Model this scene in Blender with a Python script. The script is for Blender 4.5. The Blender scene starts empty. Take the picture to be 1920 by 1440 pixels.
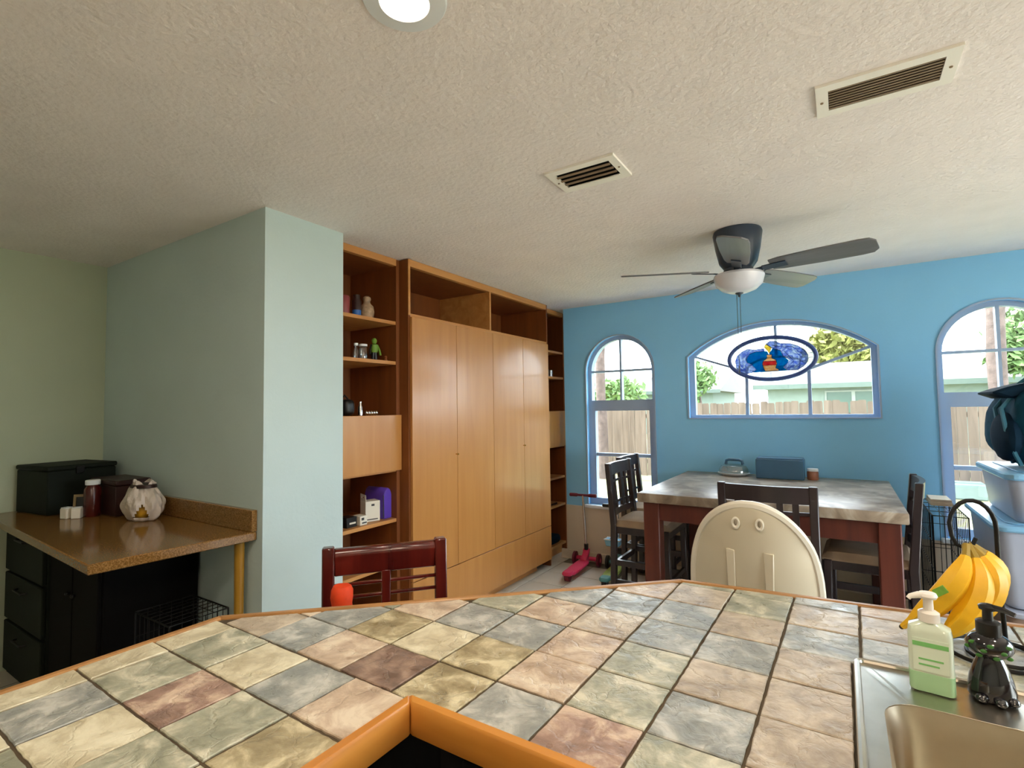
import bpy, bmesh, math, random
from mathutils import Matrix, Vector
random.seed(7)
R = math.radians
C = bpy.context.scene.collection
sc = bpy.context.scene

# ------------------------------------------------------------------ camera
CAM_H = 1.455
yaw, pit, rol = -0.569965, 0.048741, -0.014630
fw = Vector((math.sin(yaw)*math.cos(pit), math.cos(yaw)*math.cos(pit), math.sin(pit)))
rt = Vector((math.cos(yaw), -math.sin(yaw), 0)); up = rt.cross(fw)
r2 = math.cos(rol)*rt + math.sin(rol)*up; u2 = -math.sin(rol)*rt + math.cos(rol)*up
cd = bpy.data.cameras.new('camera'); cam = bpy.data.objects.new('camera', cd); C.objects.link(cam)
m3 = Matrix((r2, u2, -fw)).transposed()
cam.matrix_world = Matrix.Translation((0, 0, CAM_H)) @ m3.to_4x4()
cd.sensor_width = 36; cd.lens = 961.99*36/1920; cd.clip_start = 0.02; cd.clip_end = 300
sc.camera = cam

# ------------------------------------------------------------------ world, sun, exposure
w = bpy.data.worlds.new('sky'); sc.world = w; w.use_nodes = True
bg = w.node_tree.nodes['Background']; bg.inputs[0].default_value = (0.86, 0.93, 1.0, 1); bg.inputs[1].default_value = 6.5
sl = bpy.data.lights.new('sun', 'SUN'); sl.energy = 9.0; sl.angle = R(2); sl.color = (1, .95, .85)
so = bpy.data.objects.new('sun', sl); C.objects.link(so)
so.rotation_euler = Vector((0.70, 0.06, -0.72)).to_track_quat('-Z', 'Y').to_euler()
sc.view_settings.view_transform = 'Standard'; sc.view_settings.look = 'None'
sc.view_settings.gamma = 1; sc.view_settings.use_curve_mapping = False
sc.view_settings.exposure = 0.95
sc.cycles.use_denoising = True
sc.cycles.max_bounces = 10; sc.cycles.diffuse_bounces = 6; sc.cycles.transparent_max_bounces = 24
sc.cycles.sample_clamp_indirect = 6

# ------------------------------------------------------------------ materials
def lin(c):
    f = lambda v: v/12.92 if v <= .04045 else ((v+.055)/1.055)**2.4
    return tuple(f(x/255) for x in c)+(1,)
def base(name):
    m = bpy.data.materials.new(name); m.use_nodes = True
    return m, m.node_tree, m.node_tree.nodes['Principled BSDF']
def node(nt, t, **k):
    n = nt.nodes.new(t)
    for a, b in k.items(): setattr(n, a, b)
    return n
def coords(nt, scale=(1,1,1), rnd=False):
    tc = node(nt, 'ShaderNodeTexCoord'); mp = node(nt, 'ShaderNodeMapping')
    mp.inputs['Scale'].default_value = scale
    nt.links.new(tc.outputs['Object'], mp.inputs['Vector'])
    if rnd:
        oi = node(nt, 'ShaderNodeObjectInfo'); mu = node(nt, 'ShaderNodeMath', operation='MULTIPLY'); mu.inputs[1].default_value = 37
        nt.links.new(oi.outputs['Random'], mu.inputs[0]); nt.links.new(mu.outputs[0], mp.inputs['Location'])
    return mp.outputs[0]
def ramp(nt, src, stops):
    r = node(nt, 'ShaderNodeValToRGB'); e = r.color_ramp.elements
    while len(e) < len(stops): e.new(.5)
    for i, (p, c) in enumerate(stops): e[i].position = p; e[i].color = c
    nt.links.new(src, r.inputs[0]); return r.outputs[0]
def bump(nt, b, src, s, d=.01):
    n = node(nt, 'ShaderNodeBump'); n.inputs['Strength'].default_value = s; n.inputs['Distance'].default_value = d
    nt.links.new(src, n.inputs['Height']); nt.links.new(n.outputs[0], b.inputs['Normal'])
def mat(name, col, rough=.5, metal=0, var=.08, scale=6, bmp=0, spec=.5, coat=0, bscale=None):
    m, nt, b = base(name)
    c = lin(col); vec = coords(nt)
    n = node(nt, 'ShaderNodeTexNoise'); n.inputs['Scale'].default_value = scale; n.inputs['Detail'].default_value = 4
    nt.links.new(vec, n.inputs['Vector'])
    lo = tuple(max(0, x*(1-var)) for x in c[:3])+(1,); hi = tuple(min(1, x*(1+var)) for x in c[:3])+(1,)
    nt.links.new(ramp(nt, n.outputs[0], [(.3, lo), (.7, hi)]), b.inputs['Base Color'])
    b.inputs['Roughness'].default_value = rough; b.inputs['Metallic'].default_value = metal
    b.inputs['Specular IOR Level'].default_value = spec
    if coat: b.inputs['Coat Weight'].default_value = coat; b.inputs['Coat Roughness'].default_value = .1
    if bmp:
        n2 = node(nt, 'ShaderNodeTexNoise'); n2.inputs['Scale'].default_value = bscale or scale*4; n2.inputs['Detail'].default_value = 5
        nt.links.new(vec, n2.inputs['Vector']); bump(nt, b, n2.outputs[0], bmp)
    return m
def wood(name, dark, light, axis='z', rough=.4, scale=1.0, coat=0.0):
    m, nt, b = base(name)
    s = {'x': (1.2, 14, 14), 'y': (14, 1.2, 14), 'z': (14, 14, 1.2)}[axis]
    vec = coords(nt, tuple(x*scale for x in s), rnd=True)
    n = node(nt, 'ShaderNodeTexNoise'); n.inputs['Scale'].default_value = 1; n.inputs['Detail'].default_value = 6; n.inputs['Distortion'].default_value = .8
    nt.links.new(vec, n.inputs['Vector'])
    nt.links.new(ramp(nt, n.outputs[0], [(.28, lin(dark)), (.72, lin(light))]), b.inputs['Base Color'])
    b.inputs['Roughness'].default_value = rough
    if coat: b.inputs['Coat Weight'].default_value = coat; b.inputs['Coat Roughness'].default_value = .15
    bump(nt, b, n.outputs[0], .05, .003)
    return m
def slate(name, dark, midc, light):
    m, nt, b = base(name); vec = coords(nt, rnd=True)
    n = node(nt, 'ShaderNodeTexNoise'); n.inputs['Scale'].default_value = 15; n.inputs['Detail'].default_value = 12; n.inputs['Distortion'].default_value = .5; n.inputs['Roughness'].default_value = .62
    nt.links.new(vec, n.inputs['Vector'])
    nt.links.new(ramp(nt, n.outputs[0], [(.38, lin(dark)), (.5, lin(midc)), (.63, lin(light))]), b.inputs['Base Color'])
    n2 = node(nt, 'ShaderNodeTexNoise'); n2.inputs['Scale'].default_value = 30; n2.inputs['Detail'].default_value = 8; n2.inputs['Distortion'].default_value = .6
    nt.links.new(vec, n2.inputs['Vector'])
    nt.links.new(ramp(nt, n2.outputs[0], [(.3, (.26,)*3+(1,)), (.7, (.5,)*3+(1,))]), b.inputs['Roughness'])
    vo = node(nt, 'ShaderNodeTexVoronoi', feature='DISTANCE_TO_EDGE'); vo.inputs['Scale'].default_value = 7
    dv = node(nt, 'ShaderNodeMixRGB', blend_type='ADD'); dv.inputs[0].default_value = .07
    nt.links.new(vec, dv.inputs[1]); nt.links.new(n2.outputs['Color'], dv.inputs[2]); nt.links.new(dv.outputs[0], vo.inputs['Vector'])
    cr = ramp(nt, vo.outputs['Distance'], [(.0, (0, 0, 0, 1)), (.035, (1, 1, 1, 1))])
    mx = node(nt, 'ShaderNodeMath', operation='MULTIPLY_ADD'); mx.inputs[1].default_value = .35
    nt.links.new(cr, mx.inputs[0]); nt.links.new(n2.outputs[0], mx.inputs[2])
    bump(nt, b, mx.outputs[0], .6, .006)
    return m
def emis(name, col, s):
    m, nt, b = base(name); b.inputs['Base Color'].default_value = lin(col)
    b.inputs['Emission Color'].default_value = lin(col); b.inputs['Emission Strength'].default_value = s; return m
def pane(name, tint=(1, 1, 1), refl=.06, rough=.02):
    m = bpy.data.materials.new(name); m.use_nodes = True; nt = m.node_tree; nt.nodes.clear()
    o = node(nt, 'ShaderNodeOutputMaterial'); t = node(nt, 'ShaderNodeBsdfTransparent'); g = node(nt, 'ShaderNodeBsdfGlossy'); x = node(nt, 'ShaderNodeMixShader')
    t.inputs[0].default_value = tint+(1,); g.inputs['Roughness'].default_value = rough; x.inputs[0].default_value = refl
    nt.links.new(t.outputs[0], x.inputs[1]); nt.links.new(g.outputs[0], x.inputs[2]); nt.links.new(x.outputs[0], o.inputs[0]); return m
def stained(name, c1, c2, opal=.35, scale=14, dens=.10):
    m = bpy.data.materials.new(name); m.use_nodes = True; nt = m.node_tree; nt.nodes.clear()
    o = node(nt, 'ShaderNodeOutputMaterial'); t = node(nt, 'ShaderNodeBsdfTransparent'); d = node(nt, 'ShaderNodeBsdfTranslucent'); x = node(nt, 'ShaderNodeMixShader')
    vec = coords(nt, (1, 1, 1)); n = node(nt, 'ShaderNodeTexNoise'); n.inputs['Scale'].default_value = scale; n.inputs['Detail'].default_value = 3; n.inputs['Distortion'].default_value = 2.5
    nt.links.new(vec, n.inputs['Vector']); k = lambda c: tuple(math.sqrt(x*dens) for x in lin(c)[:3])+(1,)   # light crosses two faces
    c = ramp(nt, n.outputs[0], [(.35, k(c1)), (.65, k(c2))])
    nt.links.new(c, t.inputs[0]); nt.links.new(c, d.inputs[0]); x.inputs[0].default_value = opal
    nt.links.new(t.outputs[0], x.inputs[1]); nt.links.new(d.outputs[0], x.inputs[2]); nt.links.new(x.outputs[0], o.inputs[0]); return m

M = dict(
 ceil=mat('ceiling_paint', (238, 230, 226), .9, bmp=.55, scale=5, bscale=45, var=.03),
 wall=mat('pale_blue_paint', (190, 208, 208), .75, var=.03, scale=2, bmp=.08, bscale=60),
 blue=mat('flare_tinted_paint', (136, 200, 242), .75, var=.04, scale=1.5, bmp=.06, bscale=60),  # pale wall paint with the window flare's blue put into the colour
 green=mat('warm_lit_wall_paint', (176, 186, 160), .75, var=.03, scale=2, bmp=.06, bscale=60),  # same wall paint, greened to carry the alcove's dim warm light
 cream=mat('cream_paint', (205, 190, 168), .7, var=.04, scale=3),
 plain=mat('plain_wall_paint', (190, 198, 190), .8, var=.03),
 white=mat('white_trim_paint', (226, 230, 232), .45, var=.02),
 wframe=mat('aluminium_window_frame', (150, 172, 200), .4, var=.03),
 glass=pane('window_glass', (.96, .98, .98), .05),
 ftile=mat('floor_tile', (205, 198, 184), .3, var=.06, scale=4),
 grout=mat('floor_grout', (120, 112, 100), .9),
 cgrout=mat('counter_grout', (78, 66, 48), .95, bmp=.2),
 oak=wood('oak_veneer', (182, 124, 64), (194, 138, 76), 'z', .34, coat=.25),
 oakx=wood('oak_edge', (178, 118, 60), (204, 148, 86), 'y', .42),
 oakshade=wood('oak_interior_shaded', (112, 60, 22), (132, 74, 30), 'z', .5),  # same oak, darkened: interior shade put into the colour
 trim=wood('oak_counter_edge', (176, 108, 38), (206, 142, 62), 'x', .35, coat=.3),
 trimy=wood('oak_counter_edge_long', (176, 108, 38), (206, 142, 62), 'y', .35, coat=.3),
 trimo=wood('oak_outer_edge', (150, 106, 58), (178, 130, 78), 'x', .4),
 esp=wood('espresso_wood', (34, 26, 28), (54, 42, 42), 'z', .35, coat=.2),
 cherry=wood('cherry_wood', (58, 14, 12), (92, 26, 18), 'z', .22, coat=.5),
 mahog=wood('mahogany_wood', (72, 30, 22), (100, 46, 32), 'z', .4),
 seat=mat('tan_suede', (158, 136, 112), .9, var=.12, scale=9),
 black=mat('black_metal', (14, 14, 15), .5, spec=.3),
 blackp=mat('black_plastic', (16, 15, 15), .4),
 dark=mat('dark_cabinet', (9, 8, 8), .85, spec=.15),
 darkgreen=mat('dark_green_paint', (18, 26, 18), .7, spec=.25),
 steel=mat('brushed_steel', (196, 190, 178), .3, metal=1, var=.05, scale=30),
 steelin=mat('steel_bowl', (190, 176, 152), .38, metal=1, var=.05, scale=20),
 chrome=mat('chrome', (215, 215, 215), .15, metal=1, var=.02),
 brass=mat('brass', (200, 160, 80), .25, metal=1),
 ivory=mat('ivory_plastic', (206, 196, 172), .35, var=.02, scale=3),
 ivory2=mat('ivory_plastic_rim', (222, 215, 198), .3, var=.02),
 slot=mat('slot_grey', (140, 130, 112), .5),
 banana=mat('banana_peel', (232, 178, 24), .45, var=.12, scale=14),
 bstem=mat('banana_stem', (150, 124, 40), .6, var=.2, scale=30),
 btip=mat('banana_tip', (52, 38, 22), .8),
 sticker=mat('green_sticker', (120, 170, 60), .5, var=.3, scale=60),
 pinkp=mat('pink_plastic', (206, 52, 92), .35),
 maroonp=mat('maroon_rubber', (96, 14, 40), .5),
 tealp=mat('teal_plastic', (86, 150, 150), .4, var=.2, scale=8),
 limep=mat('lime_grip_tape', (156, 172, 84), .6, var=.25, scale=14),
 ltblue=mat('light_blue_plastic', (130, 190, 222), .4),
 orange=mat('orange_fabric', (226, 66, 14), .7, var=.2, scale=16),
 purple=mat('purple_plastic', (92, 64, 176), .35),
 paper=mat('white_card', (222, 216, 200), .7, var=.03),
 print_=mat('grey_print', (60, 60, 62), .7),
 bag=mat('white_film_bag', (208, 196, 184), .45, var=.06, scale=12, bmp=.4),
 yellow=mat('mustard_snack', (188, 140, 30), .6, var=.2, scale=20),
 bamboo=wood('bamboo_pole', (150, 108, 24), (190, 142, 44), 'z', .4),
 brownglass=mat('brown_bottle', (70, 18, 14), .25, spec=.6),
 walnut=mat('walnut_box', (44, 18, 16), .45),
 gold=mat('gilt_frame', (140, 118, 78), .5),
 slateblue=mat('slate_blue_metal', (52, 92, 122), .4),
 fanbody=mat('fan_bronze', (38, 52, 70), .35, spec=.6),
 fanblade=wood('fan_blade_wood', (92, 94, 98), (116, 116, 120), 'x', .4),
 opal=mat('opal_glass', (214, 216, 226), .25, var=.02, spec=.6),
 ventw=mat('vent_white', (244, 240, 230), .5, var=.02),
 ventd=mat('vent_dark', (138, 118, 96), .7),
 ventd2=mat('vent_shadow', (16, 13, 10), .95, spec=.1),
 lid=mat('blue_bin_lid', (120, 170, 205), .35),
 binp=mat('frosted_bin', (158, 164, 180), .35, var=.05),
 binb=mat('brown_bin_contents', (150, 126, 112), .5, var=.15, scale=5),
 teal=mat('teal_nylon', (10, 54, 72), .8, spec=.15, var=.25, scale=7, bmp=.3),
 tealweb=mat('teal_webbing', (30, 92, 112), .6),
 navy=mat('navy_nylon', (8, 30, 46), .85, spec=.12, var=.25, scale=7),
 soapb=mat('clear_green_gel', (206, 218, 198), .12, var=.04),
 gel=mat('green_gel', (164, 206, 160), .15, var=.05),
 pumpw=mat('pump_white', (232, 226, 216), .35, var=.01),
 labelw=mat('soap_label', (214, 228, 208), .45, var=.03),
 labelg=mat('soap_label_green', (120, 190, 110), .5),
 darkglass=mat('dark_purple_glass', (14, 12, 20), .08, spec=.8, coat=.5),
 leaf=mat('leaf_print', (52, 110, 36), .4, var=.3, scale=30),
 pumpb=mat('pump_black', (14, 13, 13), .35),
 fence=wood('weathered_fence', (72, 60, 50), (104, 90, 78), 'z', .9, scale=.6),
 lawn=mat('lawn_grass', (128, 130, 88), .95, var=.25, scale=8),
 stucco=mat('pale_stucco', (108, 122, 116), .9),
 roof=mat('pale_roof', (104, 104, 102), .9),
 fascia2=mat('pale_window_trim', (124, 132, 128), .7),
 fascia=mat('fascia', (78, 92, 86), .8),
 shutter=mat('green_glass', (62, 84, 74), .3),
 trunk=mat('palm_bark', (78, 66, 62), .95, var=.35, scale=9, bmp=.6),
 leaf1=mat('foliage_green', (84, 112, 62), .8, var=.35, scale=3),
 leaf2=mat('foliage_yellow', (118, 122, 58), .8, var=.3, scale=2),
 leaf3=mat('foliage_blue_green', (68, 104, 84), .8, var=.3, scale=3),
 amber=mat('amber_jar', (150, 96, 70), .3),
 pinkj=mat('pink_jar', (150, 70, 72), .4), bluej=mat('blue_cap', (30, 100, 180), .4),
 claj=mat('patterned_ceramic', (168, 140, 110), .5, var=.4, scale=40),
 clear=pane('clear_jar_glass', (.86, .88, .86), .18, .08),
 greenfig=mat('green_toy', (110, 150, 50), .5),
 lead=mat('lead_came', (52, 76, 140), .4),
)
def tabletop_mat():
    m, nt, b = base('marbled_laminate'); vec = coords(nt)
    n = node(nt, 'ShaderNodeTexNoise'); n.inputs['Scale'].default_value = 5; n.inputs['Detail'].default_value = 8; n.inputs['Distortion'].default_value = 2.2
    nt.links.new(vec, n.inputs['Vector'])
    nt.links.new(ramp(nt, n.outputs[0], [(.28, lin((108, 90, 74))), (.5, lin((146, 130, 112))), (.72, lin((182, 170, 154)))]), b.inputs['Base Color'])
    b.inputs['Roughness'].default_value = .36; return m
M['ttop'] = tabletop_mat()
def desk_mat():
    m, nt, b = base('speckled_laminate'); vec = coords(nt)
    n = node(nt, 'ShaderNodeTexNoise'); n.inputs['Scale'].default_value = 190; n.inputs['Detail'].default_value = 6
    nt.links.new(vec, n.inputs['Vector'])
    nt.links.new(ramp(nt, n.outputs[0], [(.35, lin((104, 74, 36))), (.5, lin((132, 96, 50))), (.68, lin((160, 122, 74)))]), b.inputs['Base Color'])
    b.inputs['Roughness'].default_value = .12; return m
M['desk'] = desk_mat()
def floor_mat():
    m, nt, b = base('floor_tile_beyond'); tc = node(nt, 'ShaderNodeTexCoord'); br = node(nt, 'ShaderNodeTexBrick', offset=0.0)
    br.inputs['Scale'].default_value = 1; br.inputs['Brick Width'].default_value = .306; br.inputs['Row Height'].default_value = .306; br.inputs['Mortar Size'].default_value = .004
    br.inputs['Color1'].default_value = lin((205, 198, 184)); br.inputs['Color2'].default_value = lin((198, 190, 176)); br.inputs['Mortar'].default_value = lin((120, 112, 100))
    nt.links.new(tc.outputs['Object'], br.inputs['Vector']); nt.links.new(br.outputs['Color'], b.inputs['Base Color']); b.inputs['Roughness'].default_value = .35; return m
M['floorb'] = floor_mat()
T = dict(
 c=slate('tile_cream', (182, 172, 144), (206, 198, 170), (226, 220, 194)),
 g=slate('tile_grey_green', (138, 140, 122), (166, 166, 146), (210, 206, 184)),
 s=slate('tile_slate', (130, 134, 130), (154, 156, 150), (194, 194, 186)),
 p=slate('tile_peach', (166, 146, 126), (192, 172, 150), (218, 204, 182)),
 m=slate('tile_mauve', (132, 108, 96), (160, 132, 118), (206, 184, 162)),
 d=slate('tile_umber', (108, 88, 76), (128, 106, 94), (164, 140, 122)),
 o=slate('tile_olive', (136, 124, 94), (166, 154, 122), (212, 202, 168)),
 t=slate('tile_tan', (152, 138, 120), (176, 162, 142), (202, 190, 170)),
)

# ------------------------------------------------------------------ mesh helpers
class MB:
    def __init__(s, xf=None): s.bm = bmesh.new(); s.xf = xf
    def _fin(s, vs, bev=0, seg=1):
        if bev > 0:
            es = {e for v in vs for e in v.link_edges}
            r = bmesh.ops.bevel(s.bm, geom=list(es), offset=bev, segments=seg, affect='EDGES', profile=.5, clamp_overlap=True)
            vs = list({v for v in r['verts']} | {v for v in vs if v.is_valid})
        if s.xf is not None:
            for v in vs:
                if v.is_valid: v.co = s.xf @ v.co
        return vs
    def box(s, x0, x1, y0, y1, z0, z1, bev=0, seg=1, rot=None):
        c = Vector(((x0+x1)/2, (y0+y1)/2, (z0+z1)/2)); d = (abs(x1-x0), abs(y1-y0), abs(z1-z0))
        mx = Matrix.Translation(c) @ (rot.to_4x4() if rot is not None else Matrix.Identity(4)) @ Matrix.Diagonal(d+(1,))
        r = bmesh.ops.create_cube(s.bm, size=1, matrix=mx); s._fin(r['verts'], bev, seg); return s
    def bar(s, p0, p1, wx, wy, bev=0, upv=(0, 0, 1)):
        p0 = Vector(p0); p1 = Vector(p1); d = (p1-p0); L = d.length; z = d.normalized()
        x = Vector(upv).cross(z)
        if x.length < 1e-4: x = Vector((1, 0, 0))
        x.normalize(); y = z.cross(x)
        mx = Matrix.Translation((p0+p1)/2) @ Matrix((x, y, z)).transposed().to_4x4() @ Matrix.Diagonal((wx, wy, L, 1))
        r = bmesh.ops.create_cube(s.bm, size=1, matrix=mx); s._fin(r['verts'], bev); return s
    def prism(s, pts, f0, f1, bev=0, holes=()):
        """pts: 2D outline; f0,f1 map (u,v)->3D for the two faces"""
        bm = s.bm; new = []
        loops = [pts]+list(holes)
        if not holes:
            a = [bm.verts.new(f0(*p)) for p in pts]; b = [bm.verts.new(f1(*p)) for p in pts]
            bm.faces.new(a); bm.faces.new(b[::-1])
            for i in range(len(pts)): bm.faces.new((a[i-1], b[i-1], b[i], a[i]))
            new = a+b
        else:
            tmp = bmesh.new(); es = []
            for L in loops:
                vs = [tmp.verts.new((p[0], p[1], 0)) for p in L]
                es += [tmp.edges.new((vs[i-1], vs[i])) for i in range(len(vs))]
            bmesh.ops.triangle_fill(tmp, edges=es, use_beauty=True, use_dissolve=False)
            tmp.verts.index_update()
            A = [bm.verts.new(f0(v.co.x, v.co.y)) for v in tmp.verts]; B = [bm.verts.new(f1(v.co.x, v.co.y)) for v in tmp.verts]
            for f in tmp.faces:
                bm.faces.new([A[v.index] for v in f.verts]); bm.faces.new([B[v.index] for v in reversed(f.verts)])
            k = 0
            for L in loops:
                n = len(L)
                for i in range(n):
                    p, q = k+(i-1) % n, k+i
                    bm.faces.new((A[p], B[p], B[q], A[q]))
                k += n
            tmp.free(); new = A+B
        bmesh.ops.recalc_face_normals(bm, faces=list({f for v in new for f in v.link_faces}))
        s._fin(new, bev); return s
    def tube(s, pts, r, n=8, closed=False, caps=True):
        pts = [Vector(p) for p in pts]; N = len(pts); rr = r if isinstance(r, (list, tuple)) else [r]*N
        rings = []; prev = None
        for i, p in enumerate(pts):
            if closed: t = pts[(i+1) % N]-pts[i-1]
            else: t = pts[min(i+1, N-1)]-pts[max(i-1, 0)]
            t.normalize()
            if prev is None:
                a = Vector((0, 0, 1)) if abs(t.z) < .9 else Vector((1, 0, 0)); x = t.cross(a).normalized()
            else:
                x = (prev-t*prev.dot(t))
                x = x.normalized() if x.length > 1e-6 else t.orthogonal().normalized()
            prev = x; y = t.cross(x)
            rings.append([s.bm.verts.new(p+rr[i]*(math.cos(2*math.pi*k/n)*x+math.sin(2*math.pi*k/n)*y)) for k in range(n)])
        for i in range(N if closed else N-1):
            a, b = rings[i], rings[(i+1) % N]
            for k in range(n): s.bm.faces.new((a[k-1], a[k], b[k], b[k-1]))
        if caps and not closed: s.bm.faces.new(rings[0]); s.bm.faces.new(rings[-1][::-1])
        vs = [v for g in rings for v in g]
        bmesh.ops.recalc_face_normals(s.bm, faces=list({f for v in vs for f in v.link_faces}))
        s._fin(vs); return s
    def lathe(s, prof, c=(0, 0, 0), n=24, sx=1, sy=1):
        rings = []
        for r, z in prof:
            if r < 1e-5: rings.append([s.bm.verts.new((c[0], c[1], c[2]+z))])
            else: rings.append([s.bm.verts.new((c[0]+sx*r*math.cos(2*math.pi*k/n), c[1]+sy*r*math.sin(2*math.pi*k/n), c[2]+z)) for k in range(n)])
        for a, b in zip(rings, rings[1:]):
            for k in range(n):
                if len(a) == 1 and len(b) == 1: continue
                if len(a) == 1: s.bm.faces.new((a[0], b[k], b[k-1]))
                elif len(b) == 1: s.bm.faces.new((a[k-1], a[k], b[0]))
                else: s.bm.faces.new((a[k-1], a[k], b[k], b[k-1]))
        if len(rings[0]) > 1: s.bm.faces.new(rings[0])
        if len(rings[-1]) > 1: s.bm.faces.new(rings[-1][::-1])
        vs = [v for g in rings for v in g]
        bmesh.ops.recalc_face_normals(s.bm, faces=list({f for v in vs for f in v.link_faces}))
        s._fin(vs); return s
    def ball(s, c, rx, ry=None, rz=None, n=14, jit=0):
        ry = ry or rx; rz = rz or rx
        r = bmesh.ops.create_uvsphere(s.bm, u_segments=n, v_segments=max(6, n*2//3), radius=1, matrix=Matrix.Translation(c) @ Matrix.Diagonal((rx, ry, rz, 1)))
        if jit:
            for v in r['verts']: v.co += (v.co-Vector(c))*random.uniform(-jit, jit)
        s._fin(r['verts']); return s
    def cyl(s, p0, p1, r, n=16): return s.tube([p0, p1], r, n)
    def grid(s, fn, nu, nv):
        """solid-less surface from fn(i/nu, j/nv)"""
        g = [[s.bm.verts.new(fn(i/nu, j/nv)) for j in range(nv+1)] for i in range(nu+1)]
        for i in range(nu):
            for j in range(nv): s.bm.faces.new((g[i][j], g[i+1][j], g[i+1][j+1], g[i][j+1]))
        s._fin([v for r in g for v in r]); return s
    def mesh(s, name, smooth=True):
        me = bpy.data.meshes.new(name); s.bm.to_mesh(me); s.bm.free()
        if smooth:
            me.polygons.foreach_set('use_smooth', [True]*len(me.polygons)); me.set_sharp_from_angle(angle=R(38))
        return me
W = {}
def thing(name, label, cat, loc=(0, 0, 0), rz=0, group=None, kind=None):
    o = bpy.data.objects.new(name, None); C.objects.link(o); o.empty_display_size = .1
    o.location = loc; o.rotation_euler = (0, 0, rz)
    if label: o['label'] = label
    if cat: o['category'] = cat
    if group: o['group'] = group
    if kind: o['kind'] = kind
    W[o.name] = Matrix.Translation(loc) @ Matrix.Rotation(rz, 4, 'Z'); return o
def obj(name, mb, m, parent=None, smooth=True, label=None, local=False, kind=None):
    """world-space geometry unless local; one mesh object"""
    me = mb if isinstance(mb, bpy.types.Mesh) else mb.mesh(name, smooth)
    if m is not None:
        me.materials.clear(); me.materials.append(M[m] if isinstance(m, str) else m)
    o = bpy.data.objects.new(name, me); C.objects.link(o)
    if parent is not None:
        o.parent = parent
        if not local: me.transform(W[parent.name].inverted())
        W[o.name] = W[parent.name].copy()
    else:
        vs = [v.co for v in me.vertices]
        c = Vector(((min(v.x for v in vs)+max(v.x for v in vs))/2, (min(v.y for v in vs)+max(v.y for v in vs))/2, min(v.z for v in vs)))
        me.transform(Matrix.Translation(-c)); o.location = c; W[o.name] = Matrix.Translation(c)
    if label: o['label'] = label
    if kind: o['kind'] = kind
    return o
def tag(o, label, cat, group=None):
    o['label'] = label; o['category'] = cat
    if group: o['group'] = group
    return o
def struct(name, mb, m, parent=None, smooth=False):
    o = obj(name, mb, m, parent, smooth)
    if parent is None: o['kind'] = 'structure'
    return o
def dup(root, loc, rz, label=None):
    r = root.copy(); C.objects.link(r); r.location = loc; r.rotation_euler = (0, 0, rz)
    if label: r['label'] = label
    for ch in list(root.children):
        c = ch.copy(); C.objects.link(c); c.parent = r
        for g in list(ch.children):
            d = g.copy(); C.objects.link(d); d.parent = c
    W[r.name] = Matrix.Translation(loc) @ Matrix.Rotation(rz, 4, 'Z')
    return r
XZ = lambda y: (lambda u, v: (u, y, v))
YZ = lambda x: (lambda u, v: (x, u, v))
XY = lambda z: (lambda u, v: (u, v, z))
def arc(cx, cz, r, a0, a1, n, rz=None):
    rz = rz or r
    return [(cx+r*math.cos(R(a0+(a1-a0)*i/n)), cz+rz*math.sin(R(a0+(a1-a0)*i/n))) for i in range(n+1)]

CE = 2.44           # ceiling
YB = 4.55           # window wall
KT = 0.914          # counter height

# ================================================================== ROOM SHELL
gy_f = 4.10-.306*8-.0005
fl = struct('floor', MB().box(-4.3, 2.7, -2.7, 4.95, -.12, -.004), 'grout')
obj('floor_field', MB().box(-4.1, 2.5, -2.5, gy_f, -.004, .0), 'floorb', fl)
obj('floor_field', MB().box(1.545, 2.5, gy_f, 4.55, -.004, .0), 'floorb', fl)
tp = .306
gx0, gy0 = -2.28-tp*4, 4.10-tp*8
me_t = MB().box(-tp/2+.003, tp/2-.003, -tp/2+.003, tp/2-.003, -.004, .0, bev=.0015).mesh('floor_tile', False); me_t.materials.append(M['ftile'])
for i in range(-1, 17):
    for j in range(0, 10):
        x = gx0+tp*(i+.5); y = gy0+tp*(j+.5)
        if y+tp/2 > YB+.01 and x > -2.3: continue
        if x > 1.5 or x < -2.75 or y > 4.75: continue
        t = bpy.data.objects.new('floor_tile', me_t); C.objects.link(t); t.parent = fl
        t.location = Vector((x, y, 0))-fl.location
ce = struct('ceiling', MB().box(-4.3, 2.7, -2.7, 4.95, CE, CE+.14), 'ceil')
struct('wall_left', MB().box(-4.3, -4.1, -2.7, 1.40, 0, CE), 'green')
struct('wall_partition', MB().box(-4.3, -2.285, 1.40, 1.856, 0, CE), 'wall')
struct('wall_niche', MB().box(-3.0, -2.86, 1.856, 4.95, 0, CE), 'plain')
struct('wall_rear', MB().box(-4.3, 2.7, -2.7, -2.5, 0, CE), 'plain')
# right wall with a sliding-door opening
struct('wall_right', MB().prism([(-2.5, 0), (YB, 0), (YB, CE), (-2.5, CE)], YZ(2.5), YZ(2.7), holes=[[(1.0, .1), (3.4, .1), (3.4, 2.1), (1.0, 2.1)]]), 'plain')

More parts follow.
